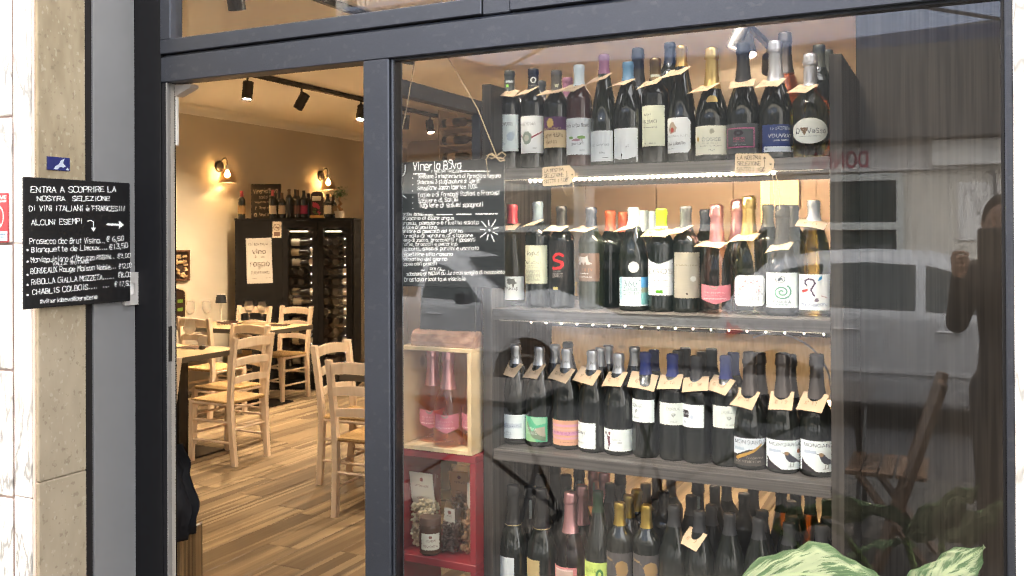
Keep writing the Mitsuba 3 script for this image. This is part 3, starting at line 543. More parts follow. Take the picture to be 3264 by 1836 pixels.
LS = {
 'haut': ((.62, .70, .75), [('t', 'HAUT-MONPLAISIR', .40, .70, .80, .085, INK), ('p', blob(.72, .40, .16, .14, 18, .25, 1), (.50, .60, .68)), ('p', blob(.30, .20, .2, .05, 14, .2, 2), (.56, .64, .70)), ('p', rect(.15, .3, .05, .09), (.52, .58, .62))], 'white label printed with a grey bird'),
 'crest': (WHITE, [('t', 'ARCONA', .38, .74, .70, .09, GREY), ('p', Polygon([(0, .52), (.35, .36), (.95, .58), (1, .6), (1, .56), (.36, .32), (0, .48)]), (.30, .05, .08)), ('p', blob(.36, .42, .20, .17, 22, .12, 5), (.26, .33, .28)), ('p', blob(.36, .41, .11, .09, 16, .05, 4), (.50, .52, .46)), ('t', '2020', .68, .11, .2, .045, GREY)], 'white label with red ribbon and crest'),
 'purple': ((.60, .47, .28), [('p', rect(0, 1, .57, 1), (.085, .03, .09)), ('p', blob(.36, .80, .15, .15, 20, .2, 8), (.52, .36, .12)), ('t', 'MARCO DONATI', .40, .595, .7, .055, (.5, .36, .14)), ('h', 'Lagrei Rubino', .10, .33, .82, .13, (.2, .13, .08)), ('h', 'Bella', .22, .12, .6, .11, (.25, .16, .10))], 'purple and sand label with a gold lion'),
 'rosa': (WHITE, [('h', 'Vin alla Rosa', .08, .74, .80, .10, INK), ('p', blob(.24, .46, .07, .04, 12, .2, 2), (.22, .42, .12)), ('p', blob(.56, .47, .12, .045, 12, .2, 3), (.26, .46, .12)), ('p', blob(.40, .40, .13, .035, 14, .2, 4), (.45, .26, .30)), ('p', Polygon([(.55, .45), (.57, .45), (.60, .29), (.585, .29)]), (.3, .2, .2)), ('h', 'dettori', .26, .26, .62, .06, INK), ('p', rect(.5, .66, .11, .13), GREY)], 'white label with painted leaves and berries'),
 'cuvee': (WHITE, [('h', 'Les  Cuivrees', .10, .50, .90, .07, GREY), ('t', 'ilbo', .62, .25, .2, .07, GREY), ('p', rect(.62, .86, .10, .13), GREY)], 'low plain white label'),
 'tree': (WHITE, [('p', Polygon([(.0, .0), (.0, .13), (.3, .08), (.62, .08), (.98, .15), (1, .0)]), (.06, .065, .06)), ('p', Polygon([(.40, .10), (.385, .22), (.41, .27), (.435, .22), (.42, .10)]), (.05, .05, .05)), ('t', 'V', .68, .44, .06, .06, GREY), ('t', 'IN', .60, .42, .06, .05, GREY)], 'white label with a lone dark tree'),
 'primo': ((.56, .59, .46), [('t', 'PRIMO', .40, .56, .68, .085, (.22, .23, .17)), ('t', 'Quirico', .34, .76, .34, .05, (.3, .32, .25)), ('p', rect(.14, .74, .455, .468), (.3, .31, .24)), ('p', rect(.14, .3, .06, .08), (.35, .36, .3)), ('p', rect(.42, .68, .06, .08), (.35, .36, .3))], 'tall greenish cream label'),
 'chamf': (WHITE, [('p', blob(.30, .70, .17, .16, 18, .25, 6), (.45, .36, .28)), ('p', blob(.30, .65, .08, .07, 12), (.45, .07, .05)), ('t', 'CASTELLO ALATI', .48, .45, .82, .05, GREY), ('h', 'Gavi Labello', .06, .22, .78, .08, INK), ('t', 'NV wine', .26, .11, .3, .035, GREY)], 'cut cornered white label with a red crest'),
 'cosse': ((.66, .66, .54), [('t', 'COSSE', .49, .46, .50, .13, (.24, .26, .22)), ('p', blob(.51, .80, .06, .09, 12, .1, 2), (.42, .42, .30)), ('p', blob(.10, .55, .05, .08, 16), (.52, .34, .08)), ('t', 'vin de france', .45, .37, .44, .04, (.35, .36, .3)), ('t', 'BLANC DE BLANC', .48, .28, .6, .035, (.3, .3, .26)), ('t', 'BRUT', .50, .14, .16, .04, INK)], 'cream label and a gold neck medal'),
 'pinkframe': ((.075, .08, .085), [('p', rect(.07, .90, .19, .86).difference(rect(.10, .87, .23, .82)), (.45, .12, .24)), ('p', blob(.46, .68, .13, .10, 20).difference(blob(.46, .68, .05, .04, 12)), (.03, .02, .03)), ('t', 'ROSINE', .48, .46, .30, .075, (.55, .08, .18)), ('t', 'MILLESIME', .48, .39, .3, .03, (.45, .1, .18)), ('t', 'brut nature', .48, .27, .36, .04, (.35, .35, .36))], 'dark grey label framed in pink'),
 'navy': ((.025, .045, .16), [('p', rect(-.0, 1, .0, .20), (.60, .66, .72)), ('t', 'DOMAINE DE', .56, .90, .32, .035, (.55, .6, .66)), ('t', 'LA GALINIERE', .50, .81, .58, .07, (.58, .62, .68)), ('t', 'VOUVRAY', .50, .52, .72, .135, (.66, .68, .72)), ('h', 'Cuvee Clement', .28, .38, .74, .07, (.6, .63, .68)), ('p', rect(.05, .11, .07, .14), (.2, .25, .3)), ('p', rect(.85, .93, .07, .14), (.2, .25, .3))], 'navy blue label above a white band'),
 'oval': ((.64, .66, .60), [('t', "D'", .20, .40, .16, .22, INK), ('t', 'VeSso', .68, .40, .50, .20, INK), ('p', unary_union([blob(.36 + dx, .60 - dy, .028, .04, 10) for dx, dy in ((-.08, 0), (-.03, 0), (.02, 0), (.07, 0), (-.055, .07), (0, .07), (.05, .07), (-.03, .14), (.02, .14), (0, .21))]), (.16, .09, .04)), ('p', rect(.2, .8, .28, .30), GREY)], 'oval white label with grapes, pale wine inside'),
 'puk': (WHITE, [('p', blob(.32, .78, .22, .15, 20, .35, 4), (.14, .15, .15)), ('p', blob(.40, .60, .05, .06, 10), (.12, .12, .12)), ('h', 'Puk Cup', .08, .42, .62, .13, (.15, .16, .18))], 'white label with a black drawing'),
 'angiuli': ((.57, .60, .46), [('t', 'Angiuli', .42, .74, .55, .10, (.20, .22, .17)), ('t', 'NERO di TROIA', .42, .52, .70, .055, (.22, .23, .18)), ('t', 'puglia', .36, .455, .3, .03, (.3, .32, .26)), ('p', rect(.04, .8, .41, .415), (.3, .32, .26))] + [('p', rect(.04, .78 - .05 * (i % 2), .34 - i * .033, .352 - i * .033), (.38, .40, .31)) for i in range(9)], 'tall yellowish label of dense print'),
 'sred': ((.016, .016, .018), [('b', [(.58, .70), (.48, .735), (.36, .72), (.25, .66), (.30, .61), (.45, .585), (.56, .56), (.57, .50), (.48, .455), (.34, .44), (.24, .45)], .055, (.62, .03, .04)), ('p', rect(.23, .52, .385, .395), (.3, .3, .3)), ('t', 'PRIMITIVO', .40, .33, .34, .022, (.45, .45, .45)), ('t', 'SALENTO', .40, .30, .34, .022, (.45, .45, .45)), ('t', 'IGP PUGLIA', .40, .265, .34, .022, (.45, .45, .45)), ('p', rect(.24, .42, .015, .075), (.60, .52, .22))], 'black label bearing a large red S'),
 'brownl': ((.12, .075, .055), [('p', Polygon([(.02, .9), (.1, .87), (.45, .87), (.55, .92), (.58, .72), (.72, .62), (.5, .58), (.44, .72), (.36, .58), (.28, .72), (.2, .58), (.04, .60), (.10, .72)]), (.40, .38, .36)), ('t', 'FIFTY', .52, .36, .45, .09, (.30, .10, .04)), ('t', 'VIOGNIER', .36, .255, .42, .045, (.55, .54, .52)), ('p', rect(.04, .72, .14, .165), (.42, .40, .38))], 'dull brown label under a grey print'),
 'loire': ((.58, .70, .74), [('p', rect(.66, 1.0, .45, 1), (.09, .33, .62)), ('p', rect(.66, 1.0, .06, .48), (.20, .50, .50)), ('p', rect(.66, 1.0, .45, .64), (.28, .33, .24)), ('p', rect(0, .06, .2, 1), (.14, .42, .6)), ('t', '360', .34, .68, .38, .20, (.08, .16, .22)), ('t', '°', .62, .80, .06, .12, (.08, .16, .22)), ('t', 'loire', .36, .565, .38, .09, (.08, .16, .22)), ('p', rect(.12, .62, .525, .54), (.08, .16, .22)), ('t', 'SAUVIGNON BLANC', .36, .445, .5, .045, (.16, .22, .26)), ('t', 'VAL DE LOIRE', .36, .37, .5, .06, (.16, .22, .26)), ('p', rect(.28, .5, .20, .24), (.42, .54, .60)), ('p', rect(.3, .58, .12, .16), (.42, .54, .60))], 'turquoise label showing a blue river view'),
 'egos': (WHITE, [('p', blob(.42, .90, .13, .11, 24), (.42, .50, .50)), ('p', blob(.42, .90, .10, .085, 20), (.60, .66, .64)), ('t', 'EGOS', .46, .545, .74, .125, (.22, .23, .22)), ('p', rect(.12, .8, .49, .498), (.4, .42, .42)), ('t', 'PINOT NERO RISERVA', .46, .36, .44, .03, (.25, .26, .26)), ('p', rect(.14, .72, .22, .232), (.45, .47, .48)), ('p', rect(.34, .53, .055, .13), (.10, .33, .02))], 'large white label under a round seal'),
 'greige': ((.36, .34, .28), [('t', 'DONNA GEMMA', .46, .70, .80, .032, (.22, .20, .16)), ('p', blob(.66, .42, .11, .06, 20), (.56, .58, .54)), ('p', rect(.40, .46, .075, .115), (.06, .05, .05))], 'tall greige label with one white dot'),
 'pinkl': ((.55, .18, .22), [('p', blob(.46, .96, .14, .20, 18).difference(blob(.46, .96, .08, .12, 14)), (.30, .25, .22)), ('t', 'MILLESIMATO', .48, .56, .62, .06, (.72, .52, .52)), ('t', 'ROSE BRUT', .48, .40, .6, .07, (.64, .34, .36)), ('p', rect(.12, .84, .26, .30), (.76, .55, .55))], 'shield shaped pink label, rose wine inside'),
 'round': ((.64, .68, .68), [('t', 'B', .70, .42, .10, .13, (.22, .22, .22))] + [('p', blob(.5 + .36 * math.cos(i * 1.13) * (.6 + .4 * ((i * 7) % 5) / 5), .5 + .40 * math.sin(i * 1.13) * (.6 + .4 * ((i * 7) % 5) / 5), .028, .03, 8, .4, i), (.42, .42, .42) if i % 6 else (.5, .2, .2)) for i in range(44)], 'round edged white label of scattered drawings'),
 'spiral': ((.64, .70, .74), [('p', blob(.38, .81, .12, .10, 22).difference(blob(.38, .81, .105, .088, 22)), (.10, .13, .16)), ('p', Polygon([(.32, .76), (.34, .86), (.40, .87), (.44, .82), (.44, .76), (.40, .80), (.37, .76)]), (.07, .10, .14)), ('b', [(.42 + (.015 + .0158 * a) * math.cos(a), .45 + (.015 + .0150 * a) * math.sin(a)) for a in np.linspace(.6, 13.5, 48)], .040, (.13, .33, .25)), ('t', 'BARUFA', .42, .13, .42, .075, (.07, .13, .17)), ('p', rect(.27, .55, .07, .10), (.2, .3, .33))], 'white label with a green spiral'),
 'quest': ((.66, .70, .76), [('b', [(.28, .68), (.22, .74), (.22, .82), (.34, .87), (.47, .84), (.52, .75), (.46, .66), (.40, .57), (.46, .46), (.50, .40)], .045, (.07, .05, .10)), ('p', blob(.57, .28, .065, .06, 14, .1, 2), (.20, .17, .22)), ('p', Polygon([(.60, .82), (.66, .93), (.74, .96), (.73, .87), (.65, .82)]), (.04, .24, .52)), ('p', Polygon([(.10, .55), (.30, .60), (.31, .54), (.13, .47)]), (.50, .07, .07)), ('p', Polygon([(.70, .42), (.92, .35), (.92, .33), (.70, .39)]), (.5, .28, .3)), ('p', blob(.10, .86, .03, .02, 8), (.2, .5, .35)), ('h', 'Montescano', .08, .10, .92, .10, (.20, .26, .45))], 'white label painted with a question mark'),
 'plainw': ((.62, .69, .73), [('p', rect(.02, .9, .44, .64), (.55, .63, .70)), ('t', 'DOMAINE DE MONTILLE', .46, .50, .84, .05, (.24, .32, .42)), ('t', 'CORSE', .40, .43, .2, .03, (.3, .38, .45)), ('t', '2020', .38, .23, .18, .07, (.3, .36, .42)), ('p', rect(.26, .52, .16, .18), (.5, .57, .62))], 'pale blue white label'),
 'greenl': ((.10, .46, .25), [('p', Polygon([(0, 0), (.02, .98), (.16, .72), (.3, .35), (.55, .1), (.6, 0)]), (.26, .52, .26)), ('p', Polygon([(.08, .92), (.2, .5), (.45, .15), (.98, .02), (.98, .3), (.7, .5), (.4, .42)]), (.16, .22, .15)), ('p', Polygon([(.5, .5), (.62, .56), (.95, .62), (.97, .2), (.7, .28)]), (.38, .36, .28)), ('p', Polygon([(.35, .98), (.98, .98), (.98, .75), (.6, .66)]), (.30, .58, .38)), ('t', 'GLORIA', .36, .46, .52, .10, (.55, .68, .60)), ('t', 'sul lievito', .40, .37, .4, .04, (.5, .64, .55)), ('t', 'FERMENTAZIONE', .38, .29, .5, .04, (.55, .68, .60))], 'bright green label of painted leaves'),
 'sunset': ((.66, .36, .22), [('p', rect(0, 1, .74, .84), (.62, .30, .42)), ('p', rect(0, 1, .60, .68), (.66, .40, .32)), ('p', rect(0, 1, .40, .56), (.60, .28, .42)), ('p', rect(0, 1, .24, .33), (.64, .34, .40)), ('t', 'DOMAINE DE MONTILLE', .55, .485, .86, .055, (.34, .12, .18)), ('t', 'LES VIGNES', .52, .41, .3, .035, (.38, .16, .2)), ('p', rect(.34, .82, .12, .15), (.45, .22, .18))], 'striped orange and pink label'),
 'rny': ((.62, .68, .66), [('t', 'CHARNY', .15, .54, .85, .12, INK), ('t', 'COLLINE', .20, .18, .6, .06, GREY), ('p', blob(.08, .92, .06, .05, 8), GREY)], 'white label turned aside below an infinity mark'),
 'dancer': ((.60, .66, .64), [('b', [(.06, .74), (.10, .86), (.18, .66), (.22, .62), (.20, .40), (.23, .22), (.19, .02)], .035, (.10, .035, .05)), ('p', Polygon([(.16, .66), (.26, .66), (.25, .48), (.27, .30), (.22, .18), (.19, .40)]), (.12, .04, .06)), ('p', blob(.24, .80, .035, .07, 10, .2, 4), (.22, .07, .09)), ('t', 'VIN ROUGE', .42, .50, .24, .05, (.3, .33, .33)), ('p', rect(.46, .58, .36, .44), (.52, .56, .55))], 'wide white label with a dancing woman'),
 'dobuje': ((.62, .69, .69), [('t', 'DOBUJE', .32, .66, .46, .13, (.30, .33, .34)), ('p', Polygon([(.28, .40), (.22, .50), (.27, .56), (.32, .56), (.37, .50)]).difference(blob(.295, .50, .03, .03, 6)), (.25, .28, .30)), ('t', 'Bianco', .30, .16, .26, .06, (.32, .35, .36))], 'short white label with a small diamond'),
 'dobuje2': ((.58, .63, .59), [('t', 'DOBUJE', .60, .66, .52, .13, (.28, .31, .29)), ('p', Polygon([(.60, .36), (.52, .47), (.57, .53), (.64, .53), (.70, .47)]).difference(blob(.60, .47, .035, .03, 6)), (.24, .27, .26)), ('t', 'Rosso', .64, .13, .30, .06, (.30, .33, .31))], 'short grey white label with a small diamond'),
 'inver': ((.62, .69, .77), [('p', rect(.08, .42, .42, .74), (.02, .012, .02)), ('t', 'INVER', .25, .54, .28, .09, (.55, .58, .62)), ('p', Polygon([(.46, .46), (.56, .58), (.66, .46), (.56, .34)]), (.54, .62, .72)), ('p', blob(.2, .22, .09, .06, 12), (.46, .50, .56))], 'bluish white label with a black square'),
 'mong1': ((.055, .05, .045), [('p', Polygon([(0, 1), (0, .40), (.16, .40), (.34, .52), (.46, .60), (.66, .62), (.85, .78), (.98, .90), (.98, 1)]), (.60, .66, .72)), ('t', 'MONGARDA', .48, .80, .84, .13, (.05, .07, .11)), ('p', Polygon([(.10, .24), (.16, .20), (.60, .52), (.82, .80), (.76, .80), (.55, .58), (.12, .32)]), (.46, .26, .06)), ('p', rect(.05, .35, .56, .66), (.40, .50, .60)), ('h', 'col fondo rose', .12, .12, .76, .08, (.30, .27, .24)), ('h', 'Prosecco', .40, .26, .80, .07, (.28, .25, .22))], 'black and white label with gold stroke'),
 'mong2': ((.62, .69, .77), [('t', 'MONGARDA', .50, .80, .84, .12, (.07, .09, .13)), ('p', rect(.08, .40, .58, .68), (.46, .55, .66))] + bird(), 'white label with a painted bird'),
 'greyw': ((.44, .48, .50), [('p', rect(.3, .7, .2, .22), (.3, .32, .34)), ('p', rect(.3, .6, .12, .14), (.3, .32, .34))], 'grey white label'),
 'tan': ((.42, .33, .16), [('p', rect(.2, .7, .3, .32), (.2, .15, .08))], 'tan label'),
 'pink2': ((.55, .20, .20), [('p', rect(.1, .9, .55, .92), (.50, .36, .30)), ('p', rect(.1, .9, .85, .9), (.62, .50, .46))], 'pink label on rose wine'),
 'limel': ((.52, .66, .16), [('h', 'Nobilis', .06, .70, .55, .12, (.22, .34, .06)), ('p', blob(.68, .66, .13, .16, 18).difference(blob(.68, .66, .06, .08, 12)), (.07, .20, .05)), ('t', 'BIO', .3, .5, .3, .08, (.2, .3, .06))], 'lime green label'),
 'goldart': ((.075, .07, .072), [('p', Polygon([(.30, .82), (.40, .70), (.46, .78), (.62, .84), (.80, .78), (.86, .60), (.76, .45), (.84, .20), (.70, 0), (.36, 0), (.44, .2), (.34, .40), (.46, .52), (.42, .66)]), (.30, .19, .08)), ('p', Polygon([(.04, .88), (.3, .84), (.3, .80), (.06, .82)]), (.25, .17, .08)), ('p', blob(.60, .30, .10, .14, 14, .3, 9), (.13, .09, .05))], 'grey label bearing golden artwork'),
}
def label_of(k, sty, x, y, z, r, L, uz=True):
    a0, a1, z0, z1 = L; base, prints, _ = LS[sty]; base = tuple(min(.86, c * (1.22 if min(base) > .4 and base[0] < .76 else 1.0)) for c in base); toC = np.array([CAM[0] - x, CAM[1] - y]); toC /= np.hypot(*toC); rt = np.array([-toC[1], toC[0]])
    A0, A1 = math.radians(a0), math.radians(a1); R1 = r + .0004; Wd = (A1 - A0) * R1; H = z1 - z0
    def place(m, dz): 
        m = subdiv(m, .005); v = m.vertices.copy(); v[:, 2] += dz; m.vertices = v
        return cylwrap(m, R1, A0, toC, rt, (x, y), z + z0)
    ext = Wd * .06
    shp = {'oval': blob(Wd / 2, H / 2, Wd / 2, H / 2, 40), 'round': sbox(Wd * .22, H * .22, Wd * .78, H * .78).buffer(min(Wd, H) * .22), 'chamf': Polygon([(-ext, 0), (Wd * .88, 0), (Wd, H * .12), (Wd, H * .88), (Wd * .88, H), (-ext, H)]),
           'pinkl': Polygon([(0, H * .25), (Wd / 2, 0), (Wd, H * .25), (Wd, H), (Wd / 2, H * .92), (0, H)]), 'egos': Polygon([(0, 0), (Wd, 0), (Wd, H)] + [(Wd * t, H * (.80 + .20 * abs((t - .42) / .58) ** 1.4)) for t in np.linspace(.95, 0, 12)])}.get(sty, sbox(-ext, 0, Wd + ext * (a1 < 70), H))
    kl = add(k + '__label', place(extr(shp, .0003), 0), 'paper', base)
    ms, cs = [], []
    for i, q in enumerate(prints):
        if q[0] == 't':
            _, s, cx, cy, w, h, c = q; m = printed(s, cx * Wd, cy * H, h * H, w * Wd)
        elif q[0] == 'h':
            _, s, u0, v0, u1, h, c = q; m = hand(s, (u0 * Wd, v0 * H), (u1 * Wd, (v0 + .02) * H), h * H, i, .13)
        elif q[0] == 'b':
            _, pts, w, c = q; m = extr(LineString([(u * Wd, v * H) for u, v in pts]).buffer(w * H * .5, resolution=4), .0003)
        else:
            _, pg, c = q; pg = affinity.scale(pg, Wd, H, origin=(0, 0)).intersection(shp); 
            if pg.is_empty: continue
            m = extr(pg, .0003)
        m = place(m, .0003 + .00012 * i / max(1, len(prints)) * 3); ms.append(m); cs.append(np.tile(c, (len(m.vertices), 1)))
    if ms: add(kl + '__lettering', cat(ms), 'paper', np.vstack(cs))
    return toC, rt
NTH += ['fourteenth', 'fifteenth', 'sixteenth', 'seventeenth', 'eighteenth', 'nineteenth', 'twentieth', 'last but two', 'last but one', 'last']
BODYN = {'dark': 'dark', 'green': 'dark green', 'redrose': 'dark rose', 'clear': 'clear', 'rose': 'rose', 'yellow': 'pale yellow', 'pale': 'clear', 'amber': 'amber'}
SCR = ['€ 9', '€12', '€ 14', '€ 19', '€ 11', '€ 16']
def price_tag(x, y, z, dx, w, label, i, tilt, big):
    k = thing('price_tag', label, 'price tag', 'kraft price tags on the bottle necks')
    R = random.Random(i * 13 + 5); w = max(w, .055) * .98; w *= 1.05; L = .054; hr = .0196 if big else .0175; L = .060 if big else .054; hole = Point(0, 0).buffer(hr, resolution=6)
    sh = sbox(-w / 2, -L - .006, w / 2, -.0055).difference(hole)
    m = trimesh.creation.extrude_polygon(sh, .0006, engine='earcut'); m = subdiv(m, .012); v = m.vertices.copy()
    bend = R.uniform(.0, .004); v[:, 2] += -bend * (v[:, 0] / w * 2) ** 2; m.vertices = v
    s = hand(SCR[i % 6], (-w * .24, -L * .78), (w * .24, -L * .76), .010, i, .10); s = mv(s, 0, 0, .0007)
    M = trimesh.transformations.euler_matrix(math.radians(tilt + R.uniform(-5, 6)), math.radians(R.uniform(-9, 9)), 0)
    N = trimesh.transformations.rotation_matrix(math.radians(-8 + R.uniform(-24, 14)), [0, 0, 1])
    for q, nm, c in ((m, '__card', KRAFT), (s, '__lettering', (.30, .22, .15))):
        q = q.copy(); q.apply_transform(N @ M); q.apply_translation((x, y, z)); add(k + nm, q, 'paper', c)
cnt = {}
for i, (row, t, x, y, h, cap, body, L, sty, TG) in enumerate(FRONT):
    cnt[row] = cnt.get(row, 0) + 1; n_ = NTH[cnt[row] - 1]
    lab = LS[sty][2] if sty else 'no label showing'
    label = f'bottle with {lab}, {n_} in front on {ROWN[row]} shelf'
    if not sty: label = f'{CNAME[cap]} capped dark bottle, {n_} from the left in the bottom shelf front row'
    k, r, n, cap0, ck = bottle('wine_bottle', label, t, x, y, SH[row], h, cap, body)
    if L and L[3] - L[2] > .02: label_of(k, sty, x, y, SH[row], r, L)
    if TG: price_tag(x, y, SH[row] + h - {'bx': .054, 'bg': .048, 'ch': .097, 'fl': .058, 'wide': .077}[t], TG[0], TG[2], f'small kraft price tag on the neck of the {n_} bottle, {ROWN[row]} shelf front row', i, {1: 26, 2: 19, 3: 42, 4: 44}[row], t == 'ch')
    toC = np.array([CAM[0] - x, CAM[1] - y]); toC /= np.hypot(*toC); rt = np.array([-toC[1], toC[0]])
    def badge(m, R1, z, c, mat='paper', nm='__seal'): add(k + nm, cylwrap(subdiv(m, .004), R1, 0, toC, rt, (x, y), SH[row] + z), mat, c)
    if sty == 'cosse': badge(extr(Point(0, 0).buffer(.015), .0006), .0365, h - .150, (.66, .48, .18), 'foil')
    if sty == 'loire': badge(extr(Point(0, 0).buffer(.0155), .0006), .0425, .123, (.50, .54, .54)); badge(extr(Point(0, 0).buffer(.011), .0003), .0433, .123, (.62, .66, .66)); badge(printed('360', 0, h - .048, .010, .016), .0158, 0, (.08, .2, .22)); badge(printed('loire', 0, h - .058, .006, .015), .0158, 0, (.08, .2, .22))
    if sty == 'rny': badge(extr(Point(-.007, 0).buffer(.006).difference(Point(-.007, 0).buffer(.0045)).union(Point(.007, 0).buffer(.006).difference(Point(.007, 0).buffer(.0045))), .0005), .0385, .152, (.60, .62, .55))
    if sty == 'haut': badge(extr(sbox(-.012, 0, -.003, .012), .0004), .0158, h - .055, (.28, .62, .10)); badge(extr(sbox(-.013, 0, .012, .007), .0003), .0158, h - .038, (.5, .56, .58))
    if sty == 'crest': badge(extr(Point(0, 0).buffer(.009), .0004), .0158, h - .035, (.70, .72, .70)); badge(extr(blob(0, 0, .005, .006, 12, .3, 3), .0003), .0164, h - .035, (.03, .03, .03)); badge(extr(sbox(-.018, 0, .018, .012), .0003), .0158, h - .062, (.42, .44, .34))
    if sty == 'purple': badge(extr(Polygon([(-.007, .008), (-.004, -.006), (0, -.009), (.004, -.006), (.007, .008), (.003, .002), (0, .004), (-.003, .002)]), .0004), .0158, h - .046, (.60, .58, .42))
    if sty == 'primo': badge(extr(sbox(-.016, 0, .016, .015), .0004), .0165, h - .062, (.44, .46, .38))
    if sty == 'egos': badge(extr(sbox(-.03, 0, .03, .013), .0004), .0168, h - .062, (.60, .66, .66))
    if sty in ('plainw', 'rny', 'dancer', 'sunset') : badge(hand('M', (-.006, h - .045), (.004, h - .045), .012, i, .14), .0160, 0, (.25, .25, .25), nm='__capsule_print')
for i, (row, t, x, y, h, cap, body) in enumerate(BACK):
    side_ = 'left end' if x < -1.0 else 'left half' if x < -.77 else 'right half' if x < -.45 else 'right end'
    same = [b for b in BACK if b[0] == row and b[5] == cap and (b[1] == 'ch') == (t == 'ch')]
    if len(same) > 1: label = f'{CNAME[cap]} capped {BODYN[body]} bottles standing behind the front row of the {ROWN[row]} shelf'; grp = f'{CNAME[cap]} {t} bottles behind the {ROWN[row]} shelf front row'.replace(' bx ', ' capped straight ').replace(' bg ', ' capped ').replace(' ch ', ' sparkling ').replace(' fl ', ' slim '); label = f'{CNAME[cap]} capped {"sparkling " if t == "ch" else ""}bottle behind the {ROWN[row]} shelf front row, {NTH[sorted(same, key=lambda b: b[2]).index(BACK[i])]} of its kind'
    else: label = f'{CNAME[cap]} capped {"sparkling" if t == "ch" else "slim" if t == "fl" else "wine"} bottle behind the front row at the {side_} of {ROWN[row]} shelf'; grp = None
    k, r, n, cap0, ck = bottle('wine_bottle', label, t, x, y, SH[row], h, cap, body, grp)
    if t == 'ch' and row == 4 and i % 2 == 0:
        toC = np.array([CAM[0] - x, CAM[1] - y]); toC /= np.hypot(*toC); rt = np.array([-toC[1], toC[0]])
        add(k + '__tax_strip', cylwrap(subdiv(extr(sbox(-.004, 0, .004, .060), .0004), .004), .0205, .1, toC, rt, (x, y), SH[row] + h - .098), 'paper', (.46, .54, .54))
# hang tags with the selection prices
for (x, z, sg, ar, txt, lab) in ((-1.055, 1.741, 1, -1, ('LA NOSTRA', 'SELEZIONE', 'SOTTO I 10€'), 'large kraft hang tag reading SOTTO I 10 on the left of the top shelf edge'), (-.515, 1.756, 1, 1, ('LA NOSTRA', 'SELEZIONE', 'SOTTO I 15€'), 'large kraft hang tag reading SOTTO I 15 on the right of the top shelf edge')):
    k = thing('hang_tag', lab, 'tag'); w, h = (.098, .054)
    sh = Polygon([(0, 0), (w * .84, 0), (w, h * .32), (w, h * .68), (w * .84, h), (0, h)]).buffer(-.004).buffer(.004).difference(Point(w * .92, h * .5).buffer(.003))
    add(k + '__card', rot(front(extr(sh, .0009), x, .214, z), 2 * ar, (0, 1, 0), (x, .214, z)), 'paper', (.60, .46, .28))
    ar_ = chalkline([(w * .76, h * .70), (w * .76, h * .40)], .0016); hd = extr(Polygon([(w * .72, h * (.55 + .18 * ar)), (w * .80, h * (.55 + .18 * ar)), (w * .76, h * (.55 + .32 * ar))]), .0004)
    add(k + '__lettering', rot(cat([front(hand(s, (w * .06, h * (.72 - .28 * j)), (w * (.66 if j < 2 else .78), h * (.72 - .28 * j)), .0095, j + 3, .15), x, .2128, z) for j, s in enumerate(txt)] + [front(ar_, x, .2128, z), front(hd, x, .2128, z)]), 2 * ar, (0, 1, 0), (x, .214, z)), 'paper', (.13, .09, .06))
    add(k + '__string', tube([(x + w * .92, .213, z + h * .5), (x + w * .98, .210, z + h * .42), (x + w * 1.10, .213, z - .02), (x + w * 1.15, .214, z - .09), (x + w * 1.02, .216, z - .10), (x + w * .99, .213, z - .02), (x + w * .93, .2125, z + h * .46)] if ar > 0 else [(x + w * .6, .2125, z), (x + w * .75, .21, z - .03), (x + w * .95, .212, z - .02), (x + w * .93, .212, z + h * .5)], .0009, 5), 'paper', (.5, .40, .26), smooth=True)
